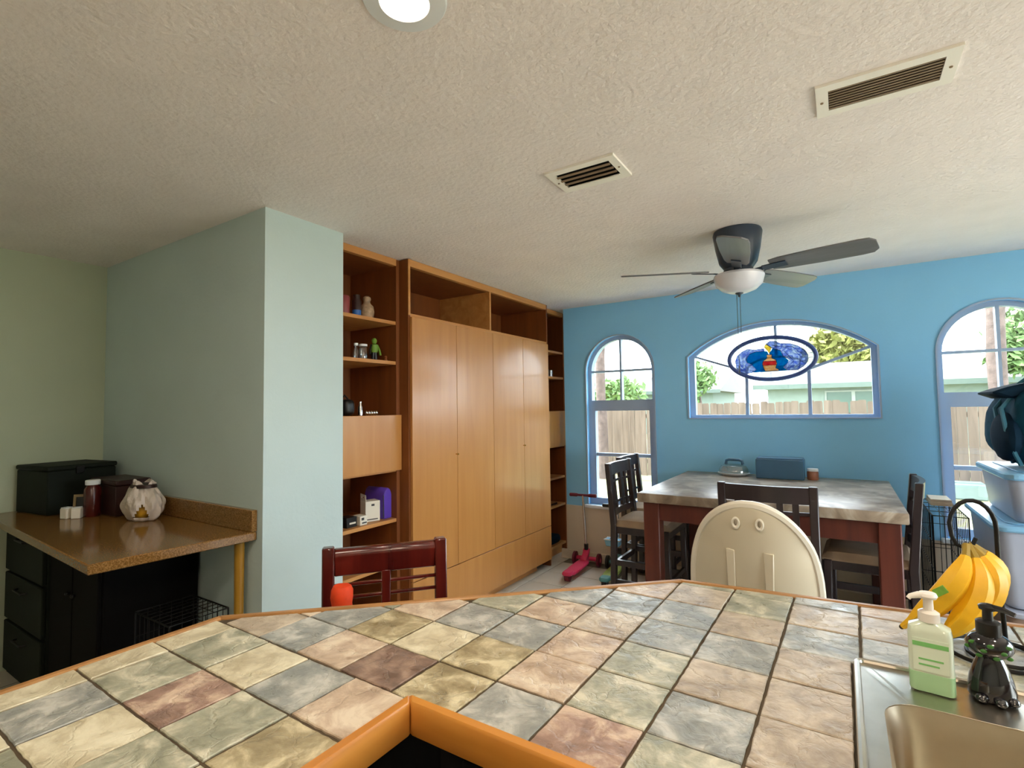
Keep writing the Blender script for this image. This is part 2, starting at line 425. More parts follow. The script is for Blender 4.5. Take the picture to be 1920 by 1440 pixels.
# window wall: three arched openings
def arched(cx, hw, z0, zs, n=20): return [(cx-hw, z0), (cx+hw, z0)]+arc(cx, zs, hw, 0, 180, n)
LW = (-1.735, .330, .54, 1.80); RW = (.895, .330, .54, 1.80)
def seg_arch(x0, x1, z0, zs, zt, n=22):
    c = (x0+x1)/2; h = zt-zs; hw = (x1-x0)/2; r = (hw*hw+h*h)/(2*h); zc = zt-r; a = math.degrees(math.asin(hw/r))
    return [(x0, z0), (x1, z0)]+arc(c, zc, r, 90-a, 90+a, n)
MW = (-1.107, .236, 1.352, 1.88, 2.128)
hl = arched(*LW); hr = arched(*RW); hm = seg_arch(*MW)
wb = struct('wall_back', MB().prism([(-2.30, 0), (2.5, 0), (2.5, CE), (-2.30, CE)], XZ(YB), XZ(YB+.20), holes=[hl, hm, hr]), 'blue')
struct('trim_1', MB().prism([(-2.30, 0.09), (2.5, .09), (2.5, .517), (-2.30, .517)], XZ(YB-.006), XZ(YB)), 'cream')
struct('baseboard_back', MB().box(-2.36, 2.5, YB-.016, YB, 0, .09, bev=.004), 'cream')
struct('wall_niche_end', MB().box(-3.0, -2.30, 4.76, 4.95, 0, CE), 'plain')

def arched_window(name, p):
    cx, hw, z0, zs = p
    t = thing(name, None, None, (cx, YB+.1, z0), kind='structure')
    y0, y1 = YB+.05, YB+.105
    fwid = .035
    outer = arched(*p)
    # frame plate with glazing openings
    iz = hw-fwid; zb = 1.525
    up_l = [(cx-iz, zb), (cx-.009, zb), (cx-.009, zs-.009), (cx-iz, zs-.009)]
    up_r = [(2*cx-x, z) for x, z in up_l][::-1]
    a1 = [(cx-.009, zs+.009)]+[q for q in arc(cx, zs, iz, 92, 178, 10)]
    a2 = [(2*cx-x, z) for x, z in a1][::-1]
    lo = [(cx-iz+.03, z0+.06), (cx+iz-.03, z0+.06), (cx+iz-.03, 1.425), (cx-iz+.03, 1.425)]
    obj('window_frame', MB().prism(outer, XZ(y0), XZ(y1), holes=[up_l, up_r, a1, a2, lo]), 'wframe', t)
    obj('meeting_rail', MB().box(cx-iz+.03, cx+iz-.03, y0+.005, y1-.01, .995, 1.025, bev=.004), 'wframe', t)
    yg = y0+.03
    for nm, L in (('pane', up_l), ('pane', up_r), ('pane', a1), ('pane', a2), ('pane', [(lo[0][0], lo[0][1]), (lo[1][0], lo[1][1]), (lo[1][0], .995), (lo[0][0], .995)]), ('pane', [(lo[0][0], 1.025), (lo[1][0], 1.025), (lo[2][0], lo[2][1]), (lo[3][0], lo[3][1])])):
        obj(nm, MB().prism(L, XZ(yg), XZ(yg+.004)), 'glass', t, smooth=False)
    # proud casing around the opening and the sill
    ring_o = arched(cx, hw+.008, z0, zs)
    obj('casing', MB().prism(ring_o, XZ(YB-.012), XZ(YB+.0), holes=[arched(cx, hw-.004, z0+.002, zs)]), 'wframe', t)
    obj('window_sill', MB().box(cx-hw-.03, cx+hw+.03, YB-.045, YB+.05, z0-.03, z0, bev=.006), 'white', t)
    return t
arched_window('window_1', LW); arched_window('window_3', RW)
t = thing('window_2', None, None, (-.435, YB+.1, 1.352), kind='structure')
y0, y1 = YB+.05, YB+.105
inner = seg_arch(MW[0]+.045, MW[1]-.04, MW[2]+.028, MW[3]+.0, MW[4]-.03)
obj('window_frame', MB().prism(hm, XZ(y0), XZ(y1), holes=[inner]), 'wframe', t)
obj('casing', MB().prism(seg_arch(MW[0]-.008, MW[1]+.008, MW[2]-.004, MW[3], MW[4]+.008), XZ(YB-.012), XZ(YB), holes=[seg_arch(MW[0]+.004, MW[1]-.004, MW[2]+.004, MW[3], MW[4]-.004)]), 'wframe', t)
obj('pane', MB().prism(inner, XZ(y0+.03), XZ(y0+.034)), 'glass', t, smooth=False)
for p0, p1, wd in (((-.655, 1.375), (-.652, 1.735), .024), ((-.206, 1.375), (-.204, 1.735), .024), ((-.652, 1.735), (-1.062, 1.885), .018), ((-.204, 1.735), (.195, 1.88), .020), ((-.428, 1.84), (-.428, 2.11), .02)):
    obj('muntin', MB().bar((p0[0], y0+.025, p0[1]), (p1[0], y0+.025, p1[1]), wd, .03, upv=(0, 1, 0)), 'wframe', t, smooth=False)
ia = arc(-.428, 1.735, .224, 0, 180, 12, .11)
obj('muntin', MB().tube([(x, y0+.025, z) for x, z in ia], .01, 6), 'wframe', t)
# sliding glass door on the right wall
t = thing('door_1', None, None, (2.6, 2.2, .1), kind='structure')
for (a, b, xx) in ((1.0, 2.24, 2.58), (2.16, 3.4, 2.62)):
    obj('door_frame', MB().prism([(a, .1), (b, .1), (b, 2.1), (a, 2.1)], YZ(xx-.02), YZ(xx+.02), holes=[[(a+.07, .18), (b-.07, .18), (b-.07, 2.03), (a+.07, 2.03)]]), 'white', t)
    obj('pane', MB().prism([(a+.07, .18), (b-.07, .18), (b-.07, 2.03), (a+.07, 2.03)], YZ(xx), YZ(xx+.005)), 'glass', t, smooth=False)

# ================================================================== OUTSIDE
GZ = -.15
struct('ground', MB().box(-40, 40, 4.95, 70, GZ-.1, GZ), 'lawn')
struct('patio', MB().box(2.7, 30, -20, 4.95, GZ-.1, GZ), 'cream')
YF = 11.8
f = thing('wooden_fence', 'weathered vertical board fence across the back yard', 'fence', (-1, YF, GZ))
mp = MB().prism([(-.0695, 0), (.0695, 0), (.0695, 1.63), (.055, 1.66), (-.055, 1.66), (-.0695, 1.63)], XZ(-.01), XZ(.01)).mesh('picket', False); mp.materials.append(M['fence'])
for i in range(96):
    p = bpy.data.objects.new('picket', mp); C.objects.link(p); p.parent = f
    p.location = (-6.9+i*.142+random.uniform(-.004, .004), random.uniform(-.008, .008), random.uniform(-.02, .03)); p.rotation_euler = (0, random.uniform(-.008, .008), 0)
for z in (.3, 1.35): obj('rail', MB().box(-7.9, 5.7, YF+.03, YF+.07, GZ+z, GZ+z+.09), 'fence', f)
def house(name, label, x0, x1, yy, ze, zr, wins, wallm='stucco'):
    h = thing(name, label, 'house', ((x0+x1)/2, yy+3, GZ))
    obj('wall', MB().box(x0, x1, yy, yy+7, GZ, ze), wallm, h)
    obj('roof', MB().prism([(yy-.5, ze-.02), (yy+7.5, ze-.02), (yy+7.5, ze+.06), (yy+3.5, zr), (yy-.5, ze+.06)], YZ(x0-.5), YZ(x1+.5)), 'roof', h, smooth=False)
    obj('fascia', MB().box(x0-.5, x1+.5, yy-.54, yy-.5, ze-.12, ze+.07), 'fascia', h)
    for (a, b, z0, z1, n) in wins:
        wf = obj('window', MB().prism([(a, z0), (b, z0), (b, z1), (a, z1)], XZ(yy-.05), XZ(yy), holes=[[(a+(b-a)*k/n+.06, z0+.06), (a+(b-a)*(k+1)/n-.06, z0+.06), (a+(b-a)*(k+1)/n-.06, z1-.06), (a+(b-a)*k/n+.06, z1-.06)] for k in range(n)]), 'fascia2', h)
        for k in range(n):
            obj('pane', MB().box(a+(b-a)*k/n+.06, a+(b-a)*(k+1)/n-.06, yy-.02, yy-.005, z0+.06, z1-.06), 'shutter', wf)
    return h
house('house', 'pale stucco house with white roof and triple window behind fence', -2.6, 12, 24, 2.22, 3.35, [(-.55, 2.3, .8, 2.0, 3), (5.0, 6.6, .9, 1.9, 2)])
house('house', 'low pale house at the left beyond the fence', -16, -6.0, 30, 2.3, 3.4, [(-12, -10.4, .9, 1.9, 2)])
def foliage(mb, c, rad, n, s):
    for _ in range(n):
        while True:
            v = Vector((random.uniform(-1, 1), random.uniform(-1, 1), random.uniform(-1, 1)))
            if v.length <= 1: break
        v = v*(.6+.4*random.random()); p = Vector((c[0]+v.x*rad[0], c[1]+v.y*rad[1], c[2]+v.z*rad[2]))
        a = Vector((random.uniform(-1, 1), random.uniform(-1, 1), random.uniform(-1, 1))).normalized(); b = a.orthogonal().normalized()
        q = s*random.uniform(.6, 1.3)
        mb.bm.faces.new([mb.bm.verts.new(p+x) for x in (a*q, b*q*.5, -a*q, -b*q*.5)])
def tree(name, label, base_, h, blobs, leafm, n=500, s=.22, tr=.12):
    t = thing(name, label, 'tree', base_)
    obj('trunk', MB().tube([base_, (base_[0]+.1, base_[1], base_[2]+h*.5), (base_[0], base_[1], base_[2]+h)], [tr, tr*.8, tr*.5], 10), 'trunk', t)
    for c, r in blobs:
        mb = MB(); foliage(mb, (base_[0]+c[0], base_[1]+c[1], base_[2]+c[2]), r, n, s); obj('foliage', mb, leafm, t, smooth=False)
tree('shade_tree', 'large yellow-green tree rising above the neighbouring roof', (.3, 34, GZ), 4.4, [((0, 0, 5.4), (1.7, 1.8, 1.6)), ((-1.0, 0, 4.6), (1.2, 1.3, 1.1)), ((1.0, 0, 4.2), (1.3, 1.3, 1.2)), ((0, 0, 4.3), (1.3, 1.2, 1.0)), ((.9, -.3, 5.0), (1.0, 1, .9))], 'leaf2', 1000, .26, .2)
tree('shade_tree', 'blue-green tree beside the large yellow-green tree', (1.6, 37, GZ), 3.0, [((0, 0, 4.1), (.9, 1.0, .9))], 'leaf3', 700, .25, .16)
tree('shade_tree', 'small green tree at the left edge of the middle window', (-4.9, 22, GZ), 2.0, [((0, 0, 2.75), (.75, .7, .75)), ((-.4, 0, 1.8), (.5, .5, .5))], 'leaf1', 500, .14, .08)
tree('shade_tree', 'bushy green tree low in the left window', (-10.0, 26, GZ), 2.2, [((0, 0, 2.4), (1.7, 1.2, .9))], 'leaf1', 700, .2, .1)
tree('shade_tree', 'dark blue-green tree at the left edge of the left window', (-14.2, 28, GZ), 3.0, [((0, 0, 3.2), (1.5, 1.2, 2.0))], 'leaf3', 800, .22, .12)
tree('shade_tree', 'green tree seen at the right through the far right window', (5.0, 21.3, GZ), 2.7, [((0, 0, 3.75), (1.3, 1.1, 1.0)), ((-.5, 0, 3.0), (.8, .8, .65))], 'leaf1', 900, .16, .12)
def palm(x, y, r, h, label):
    t = thing('palm_tree', label, 'palm tree', (x, y, GZ))
    obj('trunk', MB().tube([(x+.02*math.sin(i), y, GZ+h*i/14) for i in range(15)], [r*(1.15-.02*i+(.06 if i % 2 else 0)) for i in range(15)], 12), 'trunk', t)
    for k in range(9):
        a = k*2*math.pi/9
        pts = [(x+math.cos(a)*q, y+math.sin(a)*q, GZ+h+.5*q-.32*q*q) for q in (0, .5, 1.0, 1.5, 2.0)]
        mb = MB()
        for p, q in zip(pts, pts[1:]):
            p = Vector(p); q = Vector(q); s_ = (q-p).cross(Vector((0, 0, 1))).normalized()*.22
            dz = Vector((0, 0, -.1))
            mb.bm.faces.new([mb.bm.verts.new(v) for v in (p, q, q+s_+dz, p+s_+dz)]); mb.bm.faces.new([mb.bm.verts.new(v) for v in (p, p-s_+dz, q-s_+dz, q)])
        obj('frond', mb, 'leaf1', t, smooth=False)
palm(-4.62, 11.0, .10, 6.5, 'slim palm trunk in front of the fence, seen through left window')
palm(2.04, 10.6, .11, 6.5, 'shaggy palm trunk seen through the far right window')
tag(obj('planter_box', MB().box(1.45, 1.95, 11.2, 11.5, GZ, GZ+.26, bev=.02).box(1.5, 1.9, 11.24, 11.46, GZ+.26, GZ+.28), 'stucco'), 'pale low block on the grass before the fence', 'planter')

# ================================================================== BUILT-IN WALL UNIT
def bookcase(label, ya, yb, loc):
    t = thing('built_in_bookcase', label, 'bookcase', loc)
    xf, xb = -2.40, -2.84
    obj('side_panel', MB().box(xb, xf, ya, ya+.03, 0, CE-.004, bev=.001), 'oakshade', t)
    obj('side_panel', MB().box(xb, xf, yb-.03, yb-.001, 0, CE-.004, bev=.001), 'oakshade', t)
    obj('back_panel', MB().box(xb-.012, xb, ya, yb, 0, CE-.004), 'oakshade', t)
    obj('top_rail', MB().box(xf-.03, xf+.002, ya+.03, yb-.03, 2.394, CE-.004), 'oakx', t)
    for z in (2.03, 1.772, 1.42, 1.09, .775, .50, .115):
        obj('shelf', MB().box(xb, xf-.004, ya+.03, yb-.03, z-.022, z, bev=.001), 'oakx', t)
    obj('top_panel', MB().box(xb, xf-.03, ya+.03, yb-.03, 2.394, 2.41), 'oakshade', t)
    obj('drop_front', MB().box(xf-.002, xf+.018, ya+.012, yb-.002, 1.078, 1.428, bev=.002), 'oak', t)
    obj('toe_kick', MB().box(xf-.07, xf-.05, ya+.03, yb-.03, 0, .093), 'oakx', t)
    return t
bookcase('oak bookcase of open shelves beside the blue pillar', 1.858, 2.399, (-2.6, 2.13, 0))
bookcase('narrow oak bookcase of open shelves in corner by the left window', 4.261, 4.755, (-2.6, 4.5, 0))
t = thing('wall_bed_cabinet', 'large oak cabinet with four tall flat doors and open cubbies above', 'cabinet', (-2.58, 3.33, 0))
xf, xb = -2.325, -2.84; ya, yb = 2.40, 4.26
obj('side_panel', MB().box(xb, xf, ya, ya+.02, 0, CE-.004), 'oakshade', t); obj('side_panel', MB().box(xb, xf, yb-.02, yb, 0, CE-.004), 'oakshade', t)
obj('back_panel', MB().box(xb-.012, xb, ya, yb, 0, CE-.004), 'oakshade', t)
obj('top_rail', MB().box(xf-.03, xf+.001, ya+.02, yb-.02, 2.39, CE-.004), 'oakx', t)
obj('top_panel', MB().box(xb, xf-.03, ya+.02, yb-.02, 2.39, 2.408), 'oakshade', t)
obj('cubby_floor', MB().box(xb, xf, ya+.02, yb-.02, 2.062, 2.082), 'oakx', t)
obj('divider', MB().box(xb, xf, 3.313, 3.333, 2.082, 2.39), 'oakx', t)
obj('edge_strip', MB().box(xf, xf+.004, ya, ya+.018, 2.07, CE-.004), 'oakx', t)
for k in range(4):
    a = 2.412+.4555*k
    d = obj('door', MB().box(xf+.001, xf+.021, a+.0015, a+.454, .376, 2.058, bev=.0015), 'oak', t)
    if k in (0, 2):
        kb = MB(); yk = a+.437; kb.tube([(xf+.021, yk, 1.144), (xf+.033, yk, 1.144), (xf+.037, yk, 1.144), (xf+.045, yk, 1.144)], [.004, .004, .008, .005], 12)
        obj('knob', kb, 'brass', d)
obj('drawer_front', MB().box(xf+.001, xf+.021, 2.4135, 4.2325, .068, .371, bev=.0015), 'oak', t)
obj('inner_panel', MB().box(xf-.03, xf-.01, ya+.02, yb-.02, .068, 2.06), 'oakshade', t)
obj('toe_kick', MB().box(xf-.06, xf-.04, ya+.02, 4.06, 0, .068), 'oakx', t)

# ================================================================== PENINSULA COUNTER
ct = thing('tiled_countertop', 'slate-look tiled kitchen peninsula with oak edging', 'countertop', (-.5, 1.0, KT))
P1 = (-1.418, .752); P2 = (-.447, 1.657); P3 = (1.0, 1.80)
XI, YI = -.691, .714          # inner corner
YF0 = -1.2                    # peninsula runs past the camera on the left
XE = 1.0
TH = .010
outline = [(XI-.008, YF0+.004), (XI-.008, YI+.008), (XE-.004, YI+.006), (XE-.004, P3[1]-.012), (P2[0]+.004, P2[1]-.010), (P1[0]+.010, P1[1]-.004), (-1.412, YF0+.004)]
sinkhole = [(.03, .80), (.80, .80), (.80, 1.28), (.03, 1.28)]
obj('grout_bed', MB().prism(outline, XY(KT-.05), XY(KT-.004), holes=[sinkhole]), 'cgrout', ct, smooth=False)
def clip(poly, a, b, c):      # keep a*x+b*y<=c
    out = []
    for i in range(len(poly)):
        p, q = poly[i-1], poly[i]; dp = a*p[0]+b*p[1]-c; dq = a*q[0]+b*q[1]-c
        if (dp <= 0) != (dq <= 0):
            s_ = dp/(dp-dq); out.append((p[0]+s_*(q[0]-p[0]), p[1]+s_*(q[1]-p[1])))
        if dq <= 0: out.append(q)
    return out
def area(p): return abs(sum(p[i-1][0]*p[i][1]-p[i][0]*p[i-1][1] for i in range(len(p))))/2 if len(p) > 2 else 0
TRW = .022                    # oak edge width
def halfplane(p, q, off):     # inside is left of p->q, inset by off
    dx, dy = q[0]-p[0], q[1]-p[1]; L = math.hypot(dx, dy); a, b = dy/L, -dx/L
    return (a, b, a*p[0]+b*p[1]-off)
HP = [halfplane(P2, P1, TRW), halfplane(P3, P2, TRW), (-1, 0, 1.42-TRW)]
rot = Matrix.Rotation(R(-0.9), 2); piv = Vector((-.76, .73))
def rp(x, y): v = rot @ (Vector((x, y))-piv)+piv; return (v.x, v.y)
cmap_r = {(-8, 0): 's', (-7, 0): 'p', (-6, 0): 'd', (-5, 0): 'o', (-4, 0): 's', (-3, 0): 'm', (-2, 0): 'g', (-1, 0): 'p',
          (-7, 1): 'o', (-6, 1): 'c', (-5, 1): 'o', (-4, 1): 'p', (-3, 1): 'g', (-2, 1): 's', (-1, 1): 't',
          (-6, 2): 's', (-5, 2): 's', (-4, 2): 'p', (-3, 2): 'g', (-2, 2): 't', (-1, 2): 't',
          (-5, 3): 'p', (-4, 3): 't', (-3, 3): 's', (-2, 3): 's', (-1, 3): 't', (-4, 4): 's', (-3, 4): 's', (-2, 4): 't', (-1, 4): 's', (0, 4): 's',
          (-3, 5): 't', (-2, 5): 'g', (-1, 5): 't', (0, 5): 't', (-1, 6): 's', (0, 6): 'p'}
cmap_l = {(0, 0): 'p', (-1, 0): 's', (-2, 0): 'c', (-3, 0): 'g', (-4, 0): 'c', (0, 1): 'o', (-1, 1): 'g', (-2, 1): 'm', (-3, 1): 'g', (-4, 1): 'c',
          (0, 2): 'g', (-1, 2): 'g', (-2, 2): 'c', (-3, 2): 's', (-4, 2): 'c', (-1, 3): 's', (-2, 3): 'g', (-3, 3): 'c', (-4, 3): 'c'}
def add_tile(poly, key):
    a = area(poly)
    if a < .0004: return
    cx = sum(p[0] for p in poly)/len(poly); cy = sum(p[1] for p in poly)/len(poly)
    mb = MB(); z1 = KT+random.uniform(-.0012, .0012); loc = [(x-cx, y-cy) for x, y in poly]
    # slightly ragged rims
    big = a > .015
    lo = []; 
    for i in range(len(loc)):
        p, q = loc[i], loc[(i+1) % len(loc)]; n = 10 if big else 4
        for k in range(n):
            s_ = k/n; j = .0 if k == 0 else random.uniform(-.0009, .0009)
            dx, dy = q[0]-p[0], q[1]-p[1]; L = math.hypot(dx, dy) or 1
            lo.append((p[0]+s_*dx-dy/L*j, p[1]+s_*dy+dx/L*j))
    def inset(pts, d):
        out = []
        for x, y in pts:
            L = math.hypot(x, y) or 1; out.append((x*(1-d/L), y*(1-d/L)))
        return out
    lay = [(lo, -.005), (lo, z1-KT-.0018), (inset(lo, .0022), z1-KT)]
    rings = [[mb.bm.verts.new((x, y, z)) for x, y in L] for L, z in lay]
    for A, B in zip(rings, rings[1:]):
        for i in range(len(A)): mb.bm.faces.new((A[i-1], A[i], B[i], B[i-1]))
    mb.bm.faces.new(rings[-1]); mb.bm.faces.new(rings[0][::-1])
    bmesh.ops.recalc_face_normals(mb.bm, faces=mb.bm.faces[:])
    me = mb.mesh('tile', False); me.materials.append(T[key])
    o = bpy.data.objects.new('tile', me); C.objects.link(o); o.parent = ct; o.location = Vector((cx, cy, KT))-Vector((-.5, 1.0, KT))
TPITCH = .1520; G = .0028
YL = lambda j: .7265 if j == 0 else .868+.1512*(j-1)
for i in range(-9, 7):
    for j in range(0, 8):
        x0 = .004+i*TPITCH; y0_ = YL(j); y1_ = YL(j+1)
        poly = [rp(x0+G, y0_+G), rp(x0+TPITCH-G, y0_+G), rp(x0+TPITCH-G, y1_-G), rp(x0+G, y1_-G)]
        for h in HP: poly = clip(poly, *h)
        if len(poly) < 3: continue
        cx = sum(p[0] for p in poly)/len(poly); cy = sum(p[1] for p in poly)/len(poly)
        if -.01 < cx < .83 and cy < 1.315: continue
        if x0 < -.1 and x0+TPITCH > 0 and cy < 1.30: poly = clip(poly, 1, 0, -.004)
        if cx > .98: continue
        add_tile(poly, cmap_r.get((i, j)) or random.choice('sgtpsg'))
for i in range(-5, 1):
    for j in range(0, 13):
        x0 = -.854+i*.1535; y1_ = .7265-j*.149
        x1 = x0+.1535
        poly = [rp(x0+G, y1_-.149+G), rp(x1-G, y1_-.149+G), rp(x1-G, y1_-G), rp(x0+G, y1_-G)]
        for h in HP[:1]+HP[2:]: poly = clip(poly, *h)
        poly = clip(poly, 1, 0, XI-.024)
        if len(poly) < 3: continue
        add_tile(poly, cmap_l.get((i, j)) or random.choice('gcsgcp'))
# oak edging: outer strips and the mitred inner corner
def strip(pts, name='oak_edge', m='trim', z0=KT-.058, z1=KT+.003):
    return obj(name, MB().prism(pts, XY(z0), XY(z1), bev=.004), m, ct)
def off(p, q, d):
    dx, dy = q[0]-p[0], q[1]-p[1]; L = math.hypot(dx, dy); return (-dy/L*d, dx/L*d)
def line_strip(p, q, d, m='trim'):
    o = off(p, q, d); strip([p, q, (q[0]+o[0], q[1]+o[1]), (p[0]+o[0], p[1]+o[1])], m=m)
line_strip(P3, P2, .02, 'trimo'); line_strip(P2, P1, .02, 'trimo'); line_strip(P1, (-1.424, YF0), .02, 'trimo')
strip([(XI, YF0), (XI, YI), (XI-.024, YI+.024), (XI-.024, YF0)], m='trimy')
strip([(XI, YI), (XE, YI-.004), (XE, YI+.020), (XI-.024, YI+.024)])
# base cabinets under the counter
bc = thing('base_cabinet', 'dark base cabinet carrying the tiled peninsula', 'cabinet', (-.9, .3, 0))
obj('carcass', MB().prism([(-1.30, -1.15), (-.74, -1.15), (-.74, .66), (-.74, .78), (-.52, 1.42), (-1.22, .77)], XY(.1), XY(KT-.06)), 'dark', bc, smooth=False)
obj('toe_kick', MB().prism([(-1.26, -1.1), (-.80, -1.1), (-.80, .7), (-.6, 1.3), (-1.18, .72)], XY(0), XY(.1)), 'dark', bc, smooth=False)
for k in range(3): 
    d = obj('door', MB().box(-.738, -.72, -1.1+k*.57, -.56+k*.57, .12, KT-.08, bev=.003), 'dark', bc)
    obj('knob', MB().ball((-.71, -1.05+k*.57, .75), .013), 'black', d)
bc = thing('base_cabinet', 'dark sink cabinet below the steel sink', 'cabinet', (.2, 1.1, 0))
obj('carcass', MB().prism([(-.62, .77), (XE, .77), (XE, 1.55), (-.36, 1.50), (-.50, 1.40)], XY(.1), XY(KT-.22)), 'dark', bc, smooth=False)
obj('face_rail', MB().box(-.66, XE, .762, .78, KT-.215, KT-.06), 'dark', bc)
obj('toe_kick', MB().box(-.55, XE, .84, 1.4, 0, .1), 'dark', bc)
for k in range(3):
    d = obj('door', MB().box(-.6+k*.52, -.1+k*.52, .75, .768, .12, KT-.09, bev=.003), 'dark', bc)
    obj('knob', MB().ball((-.15+k*.52, .742, .75), .013), 'black', d)

# sink
sk = thing('sink', 'stainless steel drop-in sink with rounded bowl', 'sink', (.4, 1.05, KT))
def rrect(x0, x1, y0, y1, r, n=6):
    return arc(x1-r, y1-r, r, 0, 90, n)+arc(x0+r, y1-r, r, 90, 180, n)+arc(x0+r, y0+r, r, 180, 270, n)+arc(x1-r, y0+r, r, 270, 360, n)
bowl = (.042, .79, .80, 1.165)
obj('rim', MB().prism(rrect(0.0, .835, .745, 1.312, .015), XY(KT+.002), XY(KT+.008), bev=.002, holes=None or [rrect(*bowl, .055)]), 'steel', sk)
obj('raised_edge', MB().tube([(x, y, KT+.009) for x, y in rrect(.006, .829, .751, 1.306, .015)], .006, 8, closed=True), 'steel', sk)
mb = MB(); L = [(0, KT+.006, .055), (.002, KT-.004, .055), (.008, KT-.03, .06), (.014, KT-.15, .06), (.035, KT-.185, .07), (.10, KT-.192, .06)]
rings = []
for d, z, r in L: rings.append([mb.bm.verts.new((x, y, z)) for x, y in rrect(bowl[0]+d, bowl[1]-d, bowl[2]+d, bowl[3]-d, r)])
for A, B in zip(rings, rings[1:]):
    for i in range(len(A)): mb.bm.faces.new((A[i-1], A[i], B[i], B[i-1]))
mb.bm.faces.new(rings[-1])
bmesh.ops.recalc_face_normals(mb.bm, faces=mb.bm.faces[:])
bmesh.ops.reverse_faces(mb.bm, faces=mb.bm.faces[:])
obj('bowl', mb, 'steelin', sk)
obj('drain', MB().lathe([(.0, 0), (.02, 0), (.022, .004), (.042, .004), (.045, .001), (.045, 0)], (.41, .98, KT-.190)), 'steel', sk)

# soap dispenser bottle
ST = KT+.0085
t = thing('hand_soap_bottle', 'clear green hand soap bottle with white pump on sink edge', 'bottle', (.122, 1.243, ST))
ra = Matrix.Translation((.122, 1.243, ST)) @ Matrix.Rotation(R(-6), 4, 'Z')
def rr_layers(mb, layers):
    rings = []
    for hx, hy, r, z in layers: rings.append([mb.bm.verts.new((x, y, z)) for x, y in rrect(-hx, hx, -hy, hy, r, 4)])
    for A, B in zip(rings, rings[1:]):
        for i in range(len(A)): mb.bm.faces.new((A[i-1], A[i], B[i], B[i-1]))
    mb.bm.faces.new(rings[0][::-1]); mb.bm.faces.new(rings[-1])
    bmesh.ops.recalc_face_normals(mb.bm, faces=mb.bm.faces[:])
    for v in mb.bm.verts:
        if mb.xf is not None: v.co = mb.xf @ v.co
    return mb
obj('bottle_body', rr_layers(MB(ra), [(.026, .014, .008, 0), (.032, .02, .01, .003), (.033, .021, .011, .045), (.033, .021, .011, .105), (.031, .019, .012, .116), (.017, .014, .01, .124), (.012, .012, .009, .128)]), 'soapb', t)
obj('gel_fill', rr_layers(MB(ra), [(.0325, .0205, .010, .002), (.0336, .0216, .011, .004), (.0336, .0216, .011, .036)]), 'gel', t)
lb = obj('label', MB(ra).box(-.026, .026, -.0222, -.0212, .040, .098), 'labelw', t)
obj('label_band', MB(ra).box(-.026, .026, -.0226, -.0222, .084, .092).box(-.018, .012, -.0226, -.0222, .05, .053).box(-.018, .018, -.0226, -.0222, .060, .063), 'labelg', lb)
pm = obj('pump', MB(ra).lathe([(.0, .126), (.0165, .126), (.0165, .142), (.012, .145), (.008, .146), (.0075, .166), (.013, .168), (.015, .172), (.013, .177), (.0, .179)], n=20), 'pumpw', t)
obj('nozzle', MB(ra).tube([(0, 0, .172), (-.014, -.008, .173), (-.026, -.015, .170), (-.029, -.017, .166)], [.007, .006, .0045, .004], 10), 'pumpw', pm)

# dark figurine soap dispenser
t = thing('dish_soap_dispenser', 'dark glass figurine dish soap dispenser with black pump', 'bottle', (.208, 1.262, ST))
c0 = (.208, 1.262, ST)
obj('body', MB().lathe([(0, 0), (.030, 0), (.0335, .004), (.034, .016), (.031, .036), (.025, .056), (.019, .070), (.0155, .077)], c0, 24, 1, .85), 'darkglass', t)
hd = obj('head', MB().ball((c0[0], c0[1], ST+.094), .034, .028, .024, 18), 'darkglass', t)
lf = MB()
for k in range(9):
    a = R(200+k*16); z = ST+.090+.012*math.sin(k*2.1)
    p = Vector((c0[0]+.0335*math.cos(a)*math.cos((z-ST-.094)/.024*.9), c0[1]+.0285*math.sin(a)*math.cos((z-ST-.094)/.024*.9), z))
    lf.ball(p, .005, .002, .0035, 8)
obj('leaf_print', lf, 'leaf', hd)
for dx, dy in ((-.018, -.026), (.006, -.031), (.024, -.018)): obj('paw', MB().ball((c0[0]+dx, c0[1]+dy, ST+.008), .010, .011, .008, 10), 'darkglass', t)
pm = obj('pump', MB().lathe([(0, .112), (.0165, .112), (.018, .115), (.018, .135), (.014, .138), (.008, .139), (.0075, .156), (.012, .157), (.013, .163), (.009, .166), (0, .167)], c0, 20), 'pumpb', t)
obj('nozzle', MB().tube([(c0[0], c0[1], ST+.162), (c0[0]+.02, c0[1]-.012, ST+.163), (c0[0]+.033, c0[1]-.02, ST+.159)], [.006, .005, .004], 8), 'pumpb', pm)

# banana stand and bananas
BX, BY = .245, 1.525
t = thing('banana_stand', 'black wire banana stand with round looped base', 'stand', (BX, BY, KT))
zb = KT+.006
obj('base_ring', MB().tube([(BX+.012+.085*math.cos(a*2*math.pi/32), BY-.03+.085*math.sin(a*2*math.pi/32), zb) for a in range(32)], .0042, 8, closed=True), 'black', t)
obj('base_scroll', MB().tube([(BX+.012+(.03+.055*k/18)*math.cos(.5+k*.42), BY-.03+(.03+.055*k/18)*math.sin(.5+k*.42), zb) for k in range(19)], .004, 8), 'black', t)
obj('side_scroll', MB().tube([(BX+.105+.02*math.cos(k*.4), BY-.03, zb+.022+.02*math.sin(k*.4-1.57)) for k in range(15)], .0036, 8), 'black', t)
hook = [(BX+.034, BY, zb), (BX+.031, BY, KT+.10), (BX+.029, BY, KT+.215)]
for k in range(0, 11):
    a = R(0+k*17); hook.append((BX-.012+.041*math.cos(a), BY-.002*k, KT+.262+.062*math.sin(a)))
hook += [(BX-.050, BY-.026, KT+.245), (BX-.043, BY-.03, KT+.228), (BX-.030, BY-.03, KT+.222), (BX-.016, BY-.03, KT+.232), (BX-.010, BY-.03, KT+.246)]
obj('hook_rod', MB().tube(hook, .0045, 10), 'black', t)
